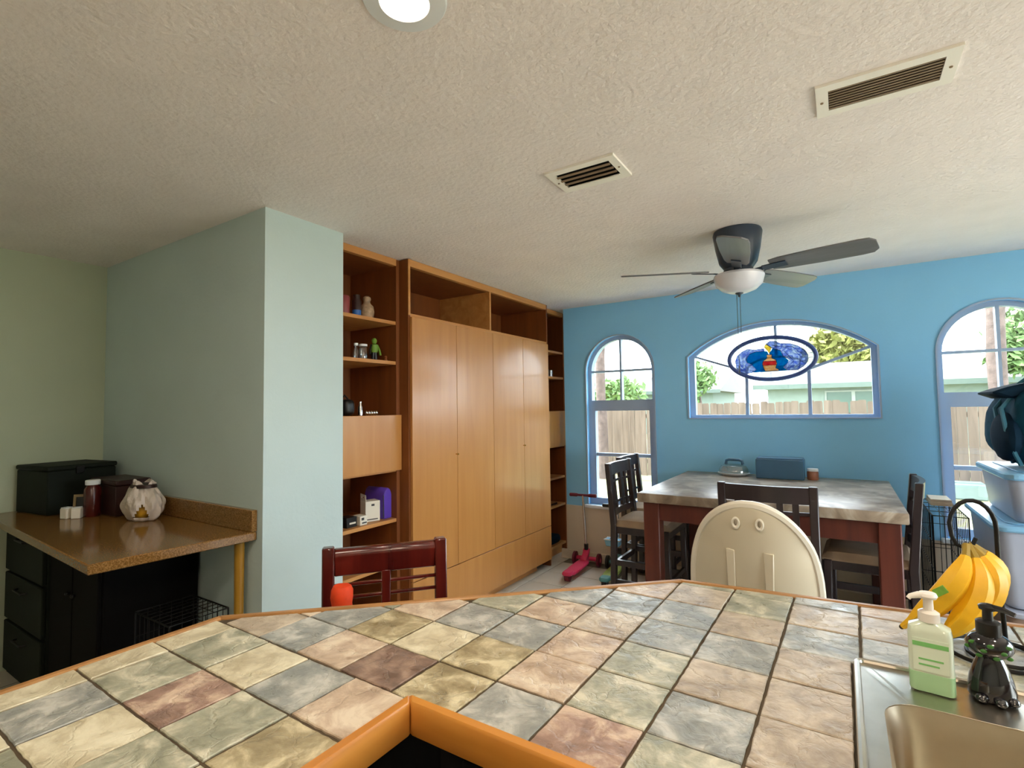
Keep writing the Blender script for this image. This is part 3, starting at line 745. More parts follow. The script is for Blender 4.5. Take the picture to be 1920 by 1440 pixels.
hx, hy, hz = BX-.028, BY-.036, KT+.236
def bez(p0, p1, p2, n):
    return [Vector(p0)*(1-s)**2+Vector(p1)*2*s*(1-s)+Vector(p2)*s*s for s in [i/n for i in range(n+1)]]
BAN = [((.096, 1.46, .955), (.205, 1.40, 1.075), 'banana nearest the soap bottle, its pale sticker showing'),
       ((.152, 1.435, .945), (.262, 1.43, 1.06), 'middle banana in front, longest of the bunch'),
       ((.175, 1.47, .955), (.305, 1.46, 1.075), 'rightmost plump banana of the bunch'),
       ((.205, 1.52, .96), (.315, 1.53, 1.09), 'hindmost banana of the bunch, against the wire rod')]
for k, (tip, ctrl, lab) in enumerate(BAN):
    top = (hx+.003*k, hy+.004*k, hz-.006)
    pts = bez(top, ctrl, tip, 14)
    t = thing('banana', lab, 'banana', tip, group='bananas on the wire stand')
    prof = [.007, .0075, .009, .0125, .0165, .019, .0205, .021, .021, .0205, .0195, .0175, .014, .009, .006]
    obj('peel', MB().tube(pts[2:], [q*(1.22 if 2 < n_ < 13 else 1.1) for n_, q in enumerate(prof)][2:], 7), 'banana', t)
    obj('stem', MB().tube(pts[:3], [.008, .0075, .0092], 7), 'bstem', t)
    obj('tip', MB().tube([pts[-1], pts[-1]+(pts[-1]-pts[-2]).normalized()*.006], [.006, .004], 7), 'btip', t)
    if k == 0:
        c = pts[8]; obj('sticker', MB(Matrix.Translation(c+Vector((-.012, -.0255, .010))) @ Matrix.Rotation(R(-25), 4, 'Z') @ Matrix.Rotation(R(-40), 4, 'Y')).box(-.013, .013, -.001, .001, -.008, .008, bev=.0005), 'sticker', t)

# ================================================================== DINING TABLE
t = thing('dining_table', 'counter-height dining table with marbled top and mahogany legs', 'table', (-.43, 3.85, 0))
tx0, tx1, ty0, ty1 = -1.12, .26, 3.20, 4.48
obj('tabletop', MB().box(tx0, tx1, ty0, ty1, .854, .912, bev=.008, seg=2), 'ttop', t)
obj('apron', MB().box(tx0+.08, tx1-.08, ty0+.05, ty0+.075, .74, .854), 'mahog', t); obj('apron', MB().box(tx0+.08, tx1-.08, ty1-.075, ty1-.05, .74, .854), 'mahog', t)
obj('apron', MB().box(tx0+.05, tx0+.075, ty0+.08, ty1-.08, .74, .854), 'mahog', t); obj('apron', MB().box(tx1-.075, tx1-.05, ty0+.08, ty1-.08, .74, .854), 'mahog', t)
for x in (tx0+.03, tx1-.13):
    for y in (ty0+.03, ty1-.13): obj('leg', MB().box(x, x+.10, y, y+.10, 0, .854, bev=.006), 'mahog', t)
# things on the table
tag(obj('metal_box', MB().box(-.56, -.245, 4.24, 4.40, .9125, 1.055, bev=.004).box(-.555, -.25, 4.25, 4.395, 1.055, 1.064, bev=.003), 'slateblue'), 'slate-blue rectangular metal box standing on the dining table', 'box')
t = thing('cake_dish', 'white oval dish under a clear cover with grey handle on table', 'dish', (-.73, 4.33, .9125))
obj('plate', MB().lathe([(0, 0), (.08, 0), (.115, .018), (.118, .022), (.10, .020), (0, .012)], (-.73, 4.33, .9125), 28, 1, .72), 'white', t)
obj('cover', MB().lathe([(.108, .022), (.106, .05), (.09, .075), (.05, .088), (0, .09)], (-.73, 4.33, .9125), 28, 1, .72), 'clear', t)
obj('handle', MB().tube([(-.785, 4.33, .998), (-.78, 4.33, 1.028), (-.76, 4.33, 1.036), (-.69, 4.33, 1.034), (-.668, 4.33, 1.026), (-.662, 4.33, .998)], .011, 8), 'slateblue', t)
t = thing('spice_jar', 'small jar with white lid beside the slate-blue box', 'jar', (-.195, 4.32, .9125))
obj('jar', MB().lathe([(0, 0), (.034, 0), (.037, .006), (.037, .055), (.032, .062), (0, .062)], (-.195, 4.32, .9125)), 'amber', t)
obj('lid', MB().lathe([(0, .062), (.036, .062), (.037, .066), (.036, .08), (0, .082)], (-.195, 4.32, .9125)), 'white', t)

# dining chairs (counter height): local +Y is where the sitter faces
def chair(label):
    t = thing('dining_chair', label, 'chair', group='dark chairs around the dining table')
    hw = .215
    for s in (-1, 1):
        obj('leg', MB().bar((s*hw, .20, 0), (s*hw, .19, .60), .04, .04, bev=.004, upv=(0, 1, 0)), 'esp', t, local=True)
        mb = MB()
        mb.prism([(-.20-.022, 0), (-.20+.018, 0), (-.185+.018, .6), (-.225+.016, 1.045), (-.225-.02, 1.045), (-.185-.024, .6)], (lambda s: lambda u, v: (s*hw-.02, u, v))(s), (lambda s: lambda u, v: (s*hw+.02, u, v))(s), bev=.004)
        obj('leg', mb, 'esp', t, local=True)
    obj('seat_frame', MB().box(-hw, hw, -.20, .21, .545, .605, bev=.004), 'esp', t, local=True)
    mb = MB(); 
    def cush(u, v):
        x = (u-.5)*2; y = (v-.5)*2
        return (x*.225, .005+y*.215, .602+.045*(max(0, 1-x**8))**.5*(max(0, 1-y**8))**.5)
    mb.grid(cush, 14, 14); mb.box(-.222, .222, -.205, .217, .596, .606)
    obj('cushion', mb, 'seat', t, local=True)
    # curved rails and slats
    def ycurve(x, z): return -.185-.04*(z-.6)/.445-.028*(1-(x/hw)**2)
    def rail(z0, z1, name, th=.022):
        mb = MB(); n = 10; L = []
        for i in range(n+1):
            x = -hw+.018+(2*hw-.036)*i/n
            L.append([mb.bm.verts.new((x, ycurve(x, z)+d, z)) for z, d in ((z0, -th/2), (z1, -th/2), (z1, th/2), (z0, th/2))])
        for A, B in zip(L, L[1:]):
            for k in range(4): mb.bm.faces.new((A[k-1], A[k], B[k], B[k-1]))
        mb.bm.faces.new(L[0]); mb.bm.faces.new(L[-1][::-1]); bmesh.ops.recalc_face_normals(mb.bm, faces=mb.bm.faces[:])
        obj(name, mb, 'esp', t, local=True)
    rail(.955, 1.040, 'top_rail', .026); rail(.66, .705, 'lower_rail')
    for x in (-.135, -.065, .065, .135):
        obj('slat', MB().bar((x, ycurve(x, .69), .69), (x, ycurve(x, .965), .965), .030, .014, upv=(0, 1, 0)), 'esp', t, local=True)
    for z in (.75, .905): rail(z-.009, z+.009, 'crossbar', .012)
    for s in (-1, 1): 
        for z in (.20, .34): obj('stretcher', MB().box(s*hw-.010, s*hw+.010, -.18, .19, z-.02, z+.02), 'esp', t, local=True)
    obj('footrest', MB().box(-hw+.02, hw-.02, .183, .205, .22, .255, bev=.003), 'esp', t, local=True)
    obj('stretcher', MB().box(-hw+.02, hw-.02, -.205, -.185, .30, .34), 'esp', t, local=True)
    return t
ch = chair('dark slatted chair with its back to the camera, behind the ivory high chair')
ch.location = (-.35, 3.20, 0)
dup(ch, (-1.235, 3.78, 0), R(-90), 'dark slatted chair at the left of the table, nearer of two')
dup(ch, (-1.335, 4.26, 0), R(-90), 'dark slatted chair at the left of the table, by the wall')
dup(ch, (.10, 3.58, 0), R(88), 'dark slatted chair at the right end of the table')

# cherry bar stool at the peninsula
t = thing('bar_stool', 'glossy cherry-red wooden bar stool with barred back at the peninsula', 'stool', (-1.29, 1.24, 0), math.atan2(-.64, .77)-math.pi/2)
Lx = lambda o, mb, m, p=None: obj(o, mb, m, p or t, local=True)
hw = .20
for s in (-1, 1):
    Lx('leg', MB().bar((s*hw, .19, 0), (s*hw*.95, .17, .60), .042, .042, bev=.004, upv=(0, 1, 0)), 'cherry')
    Lx('leg', MB().prism([(-.20-.022, 0), (-.20+.022, 0), (-.165+.022, .6), (-.185+.02, .972), (-.185-.02, .972), (-.165-.022, .6)], (lambda s: lambda u, v: (s*hw-.021, u, v))(s), (lambda s: lambda u, v: (s*hw+.021, u, v))(s), bev=.005), 'cherry')
Lx('seat', MB().box(-.215, .215, -.19, .205, .565, .615, bev=.02, seg=2), 'cherry')
Lx('top_rail', MB().prism([(-.205, .868), (-.175, .868), (-.165, .94), (-.172, .962), (-.195, .966), (-.208, .95)], lambda u, v: (-hw+.02, u, v), lambda u, v: (hw-.02, u, v), bev=.004), 'cherry')
for z in (.835, .79): Lx('back_bar', MB().box(-hw+.02, hw-.02, -.188, -.176, z-.006, z+.006, bev=.003), 'cherry')
Lx('center_slat', MB().box(-.016, .016, -.192, -.172, .62, .875, bev=.003), 'cherry')
Lx('lower_rail', MB().box(-hw+.02, hw-.02, -.19, -.17, .66, .70, bev=.004), 'cherry')
for s in (-1, 1): Lx('stretcher', MB().box(s*hw-.011, s*hw+.011, -.17, .17, .22, .255), 'cherry')
Lx('footrest', MB().box(-hw, hw, .165, .19, .24, .275), 'cherry')
# orange sack on the stool
mb = MB(); mb.lathe([(0, 0), (.050, 0), (.056, .02), (.052, .07), (.046, .13), (.036, .165), (.033, .19), (.037, .215), (.036, .24), (.028, .254), (.0, .258)], (-1.437, 1.165, .6165), 16)
for v in mb.bm.verts: v.co.x += random.uniform(-.002, .002); v.co.y += random.uniform(-.002, .002)
tag(obj('cloth_sack', mb, 'orange'), 'bright orange lumpy cloth sack on the cherry bar stool', 'sack')

# ================================================================== HIGH CHAIR
HX, HY = -.298, 2.02
t = thing('high_chair', 'ivory plastic high chair with rounded back, seen from behind', 'high chair', (HX, HY+.15, 0))
def shell(u, v, d=0):
    v = 1-(1-v)**2
    a = (u-.5)*2; z = .60+.50*v
    # half width narrows into a rounded top
    hwz = .208 if v < .40 else .208*math.sqrt(max(0, 1-((v-.40)/.60)**2.35))+.0
    hwz *= (.96+.09*(1-v))
    x = HX+a*hwz
    y = HY+.07*abs(a)**2.2*min(1, (1.02-v)*3)-.045*v+.02+d
    return (x, y, z)
mb = MB(); mb.grid(lambda u, v: shell(u, v), 26, 26); mb.grid(lambda u, v: shell(u, v, .022), 26, 26)
bmesh.ops.remove_doubles(mb.bm, verts=mb.bm.verts[:], dist=.0006)
obj('back_shell', mb, 'ivory', t)
rim = [shell(0, i/22, .011) for i in range(22)]+[shell(.5+.5*math.sin(k*.3), 1, .011) for k in ()]+[shell(1, i/22, .011) for i in range(21, -1, -1)]
obj('rim', MB().tube(rim, .017, 8), 'ivory2', t)
for sx in (-.039, .039):
    b_ = shell(.5, .64); yy = b_[1]-.003
    XS = Matrix.Translation((HX+sx, yy+.006, 1.035)) @ Matrix.Rotation(R(90), 4, 'X')
    sl_ = obj('harness_slot', MB(XS).lathe([(0, 0), (.0145, 0), (.0145, .006), (.011, .008), (.009, .006), (0, .005)], (0, 0, 0), 18, 1, 1.5), 'ivory2', t)
    obj('slot_hole', MB().ball((HX+sx, yy+.0005, 1.038), .006, .003, .012, 10), 'slot', sl_)
for sx in (-.062, .062):
    obj('strap_recess', MB().prism([(HX+sx-.013, .80), (HX+sx+.013, .80), (HX+sx+.017*(1 if sx > 0 else .8), .935), (HX+sx-.015, .938)], XZ(HY-.009), XZ(HY+.004), bev=.002), 'ivory', t)
obj('seat', MB().box(HX-.19, HX+.19, HY+.02, HY+.30, .565, .605, bev=.015, seg=2), 'ivory', t)
obj('tray', MB().box(HX-.185, HX+.185, HY+.24, HY+.50, .75, .775, bev=.012, seg=2), 'ivory2', t)
for s in (-1, 1):
    obj('armrest', MB().box(HX+s*.165-.012, HX+s*.165+.012, HY+.06, HY+.36, .605, .75, bev=.008), 'ivory', t)
    for d in (-.03, .34): obj('leg', MB().tube([(HX+s*.16, HY+.05+d*.7, .57), (HX+s*.25, HY+.05+d*1.35, 0)], [.014, .014], 10), 'chrome', t)

# ================================================================== CEILING FAN
FX, FY = -.46, 3.10
t = thing('ceiling_fan', 'dark five-blade flush ceiling fan with opal light bowl', 'ceiling fan', (FX, FY, 2.08))
obj('motor_housing', MB().lathe([(0, 2.44), (.125, 2.44), (.13, 2.425), (.118, 2.34), (.10, 2.26), (.075, 2.225), (.085, 2.205), (.085, 2.185), (0, 2.18)], (FX, FY, -.0005), 32), 'fanbody', t)
obj('light_bowl', MB().lathe([(.128, 2.192), (.134, 2.180), (.122, 2.135), (.09, 2.105), (.05, 2.090), (0, 2.086)], (FX, FY, 0), 32), 'opal', t)
obj('finial', MB().lathe([(0, 2.088), (.022, 2.088), (.02, 2.082), (.008, 2.078), (.006, 2.066), (0, 2.064)], (FX, FY, 0), 16), 'fanbody', t)
for dx, zz, in ((.006, 1.80), (-.010, 1.665)):
    c_ = obj('pull_chain', MB().tube([(FX+dx, FY-.02, 2.09), (FX+dx, FY-.02, zz)], .0016, 6), 'fanbody', t)
    if zz < 1.7: obj('chain_weight', MB().tube([(FX+dx, FY-.02, zz+.012), (FX+dx, FY-.02, zz-.03)], .004, 8), 'fanbody', c_)
bl = MB(); prof = [(.17, .05), (.22, .062), (.40, .072), (.58, .074), (.625, .068), (.648, .04)]
pts = [(r, w_) for r, w_ in prof]+[(r, -w_) for r, w_ in prof[::-1]]
bl.prism(pts, XY(-.004), XY(.004), bev=.001); me_bl = bl.mesh('blade', False); me_bl.materials.append(M['fanblade'])
am = MB().bar((.07, 0, -.02), (.13, 0, -.012), .03, .008).bar((.13, 0, -.012), (.25, 0, -.006), .05, .006, bev=.001); me_am = am.mesh('blade_arm', False); me_am.materials.append(M['fanbody'])
for k in range(5):
    a = R(-11.5+72*k)
    b = bpy.data.objects.new('blade', me_bl); C.objects.link(b); b.parent = t
    b.matrix_local = Matrix.Translation((0, 0, 2.215-2.08)) @ Matrix.Rotation(a, 4, 'Z') @ Matrix.Rotation(R(-15), 4, 'X')
    q = bpy.data.objects.new('blade_arm', me_am); C.objects.link(q); q.parent = b

# ================================================================== CEILING FIXTURES
def quad_frame(x0, x1, y0, y1, bx, by): return [(x0, y0), (x1, y0), (x1, y1), (x0, y1)], [(x0+bx, y0+by), (x1-bx, y0+by), (x1-bx, y1-by), (x0+bx, y1-by)]
t = thing('air_vent', 'long white return-air grille with dark slats in the ceiling', 'vent', (.145, 1.92, CE))
o_, i_ = quad_frame(-.032, .322, 1.815, 2.012, .034, .036)
obj('frame', MB().prism(o_, XY(CE-.009), XY(CE), holes=[i_]), 'ventw', t, smooth=False)
obj('backing', MB().box(.0, .29, 1.85, 1.98, CE-.0025, CE-.0005), 'ventd2', t)
for k in range(8):
    y = 1.858+k*.0158; obj('slat', MB().bar((.003, y, CE-.007), (.287, y, CE-.007), .0075, .002, upv=(0, 0, 1)), 'ventd', t, smooth=False)
for x in (-.016, .306): obj('screw', MB().lathe([(0, -.0115), (.004, -.0115), (.005, -.009), (0, -.009)], (x, 1.914, CE), 10), 'ventd', t)
t = thing('air_vent', 'small square-ended supply vent with open louvres near the fan', 'vent', (-.86, 1.95, CE))
o_, i_ = quad_frame(-1.012, -.706, 1.848, 2.062, .033, .035)
obj('frame', MB().prism(o_, XY(CE-.010), XY(CE), holes=[i_]), 'ventw', t, smooth=False)
obj('backing', MB().box(-.98, -.74, 1.885, 2.03, CE-.0025, CE-.0005), 'ventd2', t)
for k, (y, s_) in enumerate(((1.905, .5), (1.942, .5), (1.979, .5), (2.016, -.4))):
    obj('louvre', MB().bar((-.977, y, CE-.012), (-.741, y, CE-.012), .022 if k == 3 else .010, .003, upv=(0, s_, 1)), 'ventw' if k == 3 else 'ventd', t, smooth=False)
for x in (-.722, -.996): obj('screw', MB().lathe([(0, -.0125), (.004, -.0125), (.005, -.010), (0, -.010)], (x, 1.955, CE), 10), 'ventd', t)
M['lamp'] = emis('lamp_lens', (255, 236, 205), 9)
def downlight(x, y, label, energy):
    t = thing('recessed_light', label, 'light', (x, y, CE))
    obj('trim_ring', MB().lathe([(.056, -.004), (.06, -.010), (.098, -.006), (.102, 0), (.056, 0)], (x, y, CE-.0005), 36), 'white', t)
    obj('lens', MB().lathe([(0, -.005), (.058, -.005), (.058, -.0005), (0, -.0005)], (x, y, CE), 32), 'lamp', t)
    l = bpy.data.lights.new('downlight', 'AREA'); l.shape = 'DISK'; l.size = .12; l.energy = energy; l.color = (1, .86, .70)
    o = bpy.data.objects.new('downlight', l); C.objects.link(o); o.location = (0, 0, -.014); o.parent = t
LAMP = 4.5
downlight(-.845, .865, 'glowing recessed ceiling light at the top of the picture', LAMP*1.4)
downlight(.75, .75, 'recessed ceiling light above the right end of the sink', LAMP)
downlight(-.845, -1.0, 'recessed ceiling light behind the camera on the left', LAMP*1.4)

t = thing('fill_globe_light', 'added opal globe light behind the camera, brightening the ceiling', 'light', (.75, -1.0, CE-.21))  # unseen lamp added to lift the ceiling brightness
obj('canopy', MB().lathe([(0, 0), (.09, 0), (.085, -.03), (.06, -.04), (0, -.04)], (.75, -1.0, CE-.0005), 28), 'chrome', t)
M['globe'] = emis('fill_globe', (255, 228, 200), 44)
obj('globe', MB().ball((.75, -1.0, CE-.125), .105, .105, .09, 24), 'globe', t)

# ================================================================== STAINED GLASS
GX, GY, GZc = -.452, 4.47, 1.822
us, vs_ = .000392, .000392
t = thing('stained_glass_panel', 'oval stained glass panel with blue waves and a flaming orange urn', 'suncatcher', (GX, GY, GZc))
def g2(z): return [(GX+(x-912)*us, GZc-(y-635)*vs_) for x, y in z]
def ell(a, b, n=48): return [(GX+a*math.cos(2*math.pi*k/n), GZc+b*math.sin(2*math.pi*k/n)) for k in range(n)]
EA, EB = .305, .164
obj('rim', MB().tube([(x, GY, z) for x, z in ell(EA, EB)], .0165, 8, closed=True), 'lead', t)
wl = g2([(250, 650), (290, 545), (380, 465), (480, 420), (640, 440), (794, 428), (804, 478), (620, 490), (525, 520), (455, 640), (470, 690), (560, 740), (640, 850), (560, 905), (440, 922), (330, 870), (262, 780)])
wr = g2([(830, 330), (900, 290), (1000, 300), (1100, 350), (1250, 360), (1400, 420), (1500, 510), (1555, 600), (1550, 720), (1480, 820), (1370, 890), (1200, 890), (1130, 815), (1190, 760), (1240, 690), (1130, 600), (1090, 490), (935, 430)])
fieldp = g2([(620, 494), (808, 482), (852, 490), (880, 552), (922, 474), (940, 436), (1086, 494), (1126, 604), (1232, 692), (1184, 762), (1126, 818), (1196, 893), (565, 906), (644, 852), (564, 742), (475, 694), (459, 642), (529, 524)])
urn = g2([(838, 560), (930, 560), (925, 630), (1000, 672), (1018, 740), (990, 830), (1045, 868), (1040, 884), (800, 888), (775, 820), (752, 740), (770, 680), (845, 630)])
flame = g2([(796, 400), (824, 340), (930, 424), (915, 470), (884, 545), (856, 480)])
field_holes = [urn]
mg = lambda n, a, b, o=.35, s=14, d=.10: stained(n, a, b, o, s, d)
MG = dict(clear=mg('clear_ripple_glass', (232, 240, 240), (250, 252, 250), .25, 14, .8), field=mg('cobalt_glass', (0, 96, 200), (0, 140, 214), .45),
          wave=mg('streaky_wave_glass', (56, 84, 200), (206, 230, 252), .45, 24, .16), sky=mg('pale_blue_glass', (180, 226, 240), (214, 240, 248), .4, 40, .3),
          urn_=mg('apricot_glass', (240, 150, 60), (250, 205, 160), .55, 20, .17), red=mg('red_glass', (200, 20, 30), (225, 60, 50), .55, 14, .15), flame=mg('yellow_glass', (245, 190, 40), (252, 226, 90), .55, 14, .2))
pl = lambda n, P_, m, h=None, d=0: obj(n, MB().prism(P_, XZ(GY-.002+d), XZ(GY+.002+d), holes=h or ()), MG[m], t, smooth=False)
union = g2([(242, 652), (282, 535), (372, 455), (474, 410), (640, 430), (788, 412), (790, 392), (822, 318), (900, 280), (1003, 290), (1102, 340), (1252, 350), (1407, 412), (1508, 504), (1565, 598), (1560, 724), (1487, 828), (1373, 900), (565, 916), (438, 932), (322, 878), (253, 786)])
pl('clear_glass', ell(EA-.008, EB-.008), 'clear', [union])
pl('wave_glass', wl, 'wave'); pl('wave_glass', wr, 'wave')
pl('blue_glass', fieldp, 'field', [urn])
pl('urn_glass', urn, 'urn_', [g2([(768, 690), (1002, 690), (1004, 772), (764, 772)])])
pl('red_band', g2([(770, 692), (1000, 692), (1002, 770), (766, 770)]), 'red')
pl('flame_glass', flame, 'flame')
for z in (wl, wr, urn, flame, g2([(768, 690), (1002, 690), (1004, 772), (764, 772)])):
    obj('lead_line', MB().tube([(x, GY, z_) for x, z_ in z], .0022, 5, closed=True), 'lead', t)
for z in ([(270, 410), (290, 545)], [(905, 905), (905, 1030)], [(1260, 355), (1320, 295)], [(1560, 570), (1650, 565)], [(1555, 660), (1650, 660)], [(420, 930), (380, 985)], [(1380, 890), (1400, 915)], [(880, 285), (880, 225)],
          [(480, 520), (400, 600), (390, 720), (470, 800), (600, 790)], [(470, 560), (450, 640), (540, 660)], [(330, 600), (350, 760), (470, 860), (600, 870)],
          [(1150, 500), (1240, 620), (1310, 710), (1260, 770)], [(1330, 500), (1420, 620), (1410, 760), (1330, 840)], [(1100, 400), (1300, 430), (1480, 600), (1430, 720), (1400, 800)], [(950, 380), (1130, 420), (1300, 500)]):
    obj('lead_line', MB().tube([(x, GY-.001, z_) for x, z_ in g2(z)], .0019, 5), 'lead', t)
for x, z in ((GX-.17, .14), (GX+.17, .14)):
    obj('hanging_chain', MB().tube([(x, GY, GZc+z), (x, GY+.02, 2.085 if True else 0), (x, YB-.003, 2.10)], .0012, 5), 'chrome', t)

# ================================================================== DESK ALCOVE
DZ = .90
t = thing('desk', 'brown speckled laminate counter in the alcove on a bamboo pole', 'desk', (-3.2, 1.1, 0))
obj('desktop', MB().prism([(-4.098, .86), (-2.375, .772), (-2.325, 1.398), (-4.098, 1.398)], XY(DZ-.04), XY(DZ), bev=.004), 'desk', t)
obj('backsplash', MB().box(-4.098, -2.325, 1.372, 1.399, DZ, DZ+.10, bev=.003), 'desk', t)
obj('support_pole', MB().tube([(-2.405, 1.36, 0), (-2.405, 1.36, .45), (-2.405, 1.36, .46), (-2.405, 1.36, .475), (-2.405, 1.36, .49), (-2.405, 1.36, DZ-.04)], [.021, .02, .024, .024, .02, .022], 12), 'bamboo', t)
t = thing('drawer_unit', 'dark green drawer unit under the left end of the alcove desk', 'drawers', (-3.78, 1.1, 0))
obj('carcass', MB().box(-4.08, -3.46, .96, 1.38, 0, .855), 'darkgreen', t)
for k, (a, b) in enumerate(((.03, .30), (.315, .57), (.585, .84))):
    d = obj('drawer', MB().box(-4.07, -3.47, .94, .96, a, b, bev=.004), 'darkgreen', t)
    obj('handle', MB().tube([(-3.84, .94, b-.06), (-3.83, .918, b-.06), (-3.70, .918, b-.06), (-3.69, .94, b-.06)], .006, 6), 'black', d)
t = thing('low_cabinet', 'black two-door cabinet in shadow under the alcove desk', 'cabinet', (-3.13, 1.15, 0))
obj('body', MB().box(-3.44, -2.83, .98, 1.385, 0, .855, bev=.004), 'dark', t)
for a in (-3.43, -3.13):
    d = obj('door', MB().box(a, a+.29, .962, .98, .03, .83, bev=.004), 'dark', t); obj('knob', MB().ball((a+(.26 if a < -3.2 else .03), .952, .6), .01), 'black', d)
# wire pet crate beneath the desk
def crate(name, label, x0, x1, y0, y1, z0, z1, px=.045):
    t = thing(name, label, 'crate', ((x0+x1)/2, (y0+y1)/2, z0))
    fr = MB()
    for z in (z0+.005, z1): fr.tube([(x0, y0, z), (x1, y0, z), (x1, y1, z), (x0, y1, z)], .004, 6, closed=True)
    for x in (x0, x1):
        for y in (y0, y1): fr.tube([(x, y, z0), (x, y, z1)], .004, 6)
    obj('frame', fr, 'black', t)
    obj('tray', MB().box(x0+.006, x1-.006, y0+.006, y1-.006, z0+.003, z0+.02), 'blackp', t)
    for nm, pts in (('front_panel', ((x0, y0), (x1, y0))), ('back_panel', ((x0, y1), (x1, y1))), ('side_panel', ((x0, y0), (x0, y1))), ('side_panel', ((x1, y0), (x1, y1)))):
        (ax, ay), (bx, by) = pts; L = math.hypot(bx-ax, by-ay); n = int(L/px); mb = MB()
        for k in range(1, n): mb.tube([(ax+(bx-ax)*k/n, ay+(by-ay)*k/n, z0), (ax+(bx-ax)*k/n, ay+(by-ay)*k/n, z1)], .002, 4)
        for k in range(1, 5): mb.tube([(ax, ay, z0+(z1-z0)*k/5), (bx, by, z0+(z1-z0)*k/5)], .002, 4)
        obj(nm, mb, 'black', t)
    mb = MB()
    for k in range(1, int((x1-x0)/px)): mb.tube([(x0+k*px, y0, z1), (x0+k*px, y1, z1)], .002, 4)
    for k in range(1, 4): mb.tube([(x0, y0+(y1-y0)*k/4, z1), (x1, y0+(y1-y0)*k/4, z1)], .002, 4)
    obj('top_panel', mb, 'black', t)
    return t
crate('wire_crate', 'low black wire crate on the floor below the alcove desk', -2.76, -2.44, 1.08, 1.33, 0, .55)
# things on the desk
t = thing('file_box', 'dark green lidded metal box in the corner of alcove desk', 'box', (-3.94, 1.14, DZ), R(8))
B8 = Matrix.Translation((-3.94, 1.14, DZ)) @ Matrix.Rotation(R(8), 4, 'Z')
obj('body', MB(B8).box(-.14, .20, -.15, .19, .0005, .245, bev=.006), 'darkgreen', t)
ld = obj('lid', MB(B8).box(-.145, .205, -.155, .195, .246, .272, bev=.006), 'darkgreen', t)
obj('latch', MB(B8).box(.203, .212, -.02, .02, .22, .262, bev=.002), 'black', ld)
t = thing('wooden_chest', 'dark reddish-brown wooden chest behind the brown bottle', 'box', (-3.52, 1.28, DZ))
obj('body', MB().box(-3.66, -3.34, 1.20, 1.368, DZ+.0005, DZ+.165, bev=.004), 'walnut', t); obj('lid', MB().box(-3.67, -3.33, 1.195, 1.370, DZ+.166, DZ+.195, bev=.006), 'walnut', t)
t = thing('pill_bottle', 'brown bottle with white cap standing before the wooden chest', 'bottle', (-3.50, 1.152, DZ))
obj('bottle', MB().lathe([(0, 0), (.036, 0), (.039, .004), (.039, .15), (.030, .165), (.028, .172), (0, .172)], (-3.50, 1.152, DZ+.0005)), 'brownglass', t)
obj('cap', MB().lathe([(0, .172), (.033, .172), (.034, .176), (.034, .195), (.031, .198), (0, .198)], (-3.50, 1.152, DZ+.0005)), 'white', t)
t = thing('picture_frame', 'small empty gilt picture frame behind the white blocks', 'frame', (-3.60, 1.135, DZ), R(52))
B9 = Matrix.Translation((-3.60, 1.135, DZ+.003)) @ Matrix.Rotation(R(52), 4, 'Z') @ Matrix.Rotation(R(-8), 4, 'X')
f0 = lambda y: (lambda u, v: (u, y, v))
obj('moulding', MB(B9).prism([(-.042, .001), (.042, .001), (.042, .11), (-.042, .11)], f0(0), f0(.012), holes=[[(-.03, .014), (.03, .014), (.03, .096), (-.03, .096)]]), 'gold', t)
obj('backing', MB(B9).box(-.031, .031, .006, .011, .013, .097), 'blackp', t)
for (x, y, a, lab) in ((-3.545, 1.055, 20, 'white cube shaker at the left of the pair on desk'), (-3.50, 1.085, 55, 'white cube shaker tilted behind its twin on desk')):
    t = thing('salt_shaker', lab, 'shaker', (x, y, DZ), R(a), 'white cube shakers')
    Bx = Matrix.Translation((x, y, DZ)) @ Matrix.Rotation(R(a), 4, 'Z')
    obj('body', MB(Bx).box(-.021, .021, -.021, .021, .0005, .055, bev=.003), 'paper', t); obj('top', MB(Bx).box(-.019, .019, -.019, .019, .055, .061, bev=.002), 'white', t)
# plastic bag of snacks
t = thing('plastic_bag', 'crumpled white plastic bag with a torn triangular hole', 'bag', (-3.14, 1.26, DZ))
mb = MB(); n, k_ = 64, 36
rings = []
for j in range(k_+1):
    v = j/k_; z = DZ+.002+.195*v; r = (.085+.055*math.sin(math.pi*min(1, v*1.15))**.7)*(1-.18*v); ring = []
    for i in range(n):
        a = 2*math.pi*i/n; q = r*(1+.09*math.sin(5*a+3*v)+.06*math.sin(9*a-7*v)+.035*math.sin(17*a+11*v)); ring.append(mb.bm.verts.new((-3.14+q*math.cos(a), 1.255+.62*q*math.sin(a), z+.012*math.sin(4*a)*v)))
    rings.append(ring)
hole_dir = 2*math.pi*.90
for j in range(k_):
    for i in range(n):
        a = 2*math.pi*(i-.5)/n; v = (j+.5)/k_
        if abs((a-hole_dir+math.pi) % (2*math.pi)-math.pi) < .42*(1-(v-.12)/.36) and .12 < v < .48: continue
        mb.bm.faces.new((rings[j][i-1], rings[j][i], rings[j+1][i], rings[j+1][i-1]))
mb.bm.faces.new(rings[0][::-1])
obj('film', mb, 'bag', t)
obj('snack', MB().ball((-3.13, 1.245, DZ+.055), .08, .055, .05, 12, .06), 'yellow', t)
obj('snack', MB().ball((-3.14, 1.25, DZ+.105), .075, .05, .045, 12, .05), 'brownglass', t)
obj('drawn_top', MB().lathe([(.09, .170), (.085, .186), (.05, .19), (0, .188)], (-3.14, 1.255, DZ), 20, 1, .6), 'walnut', t)

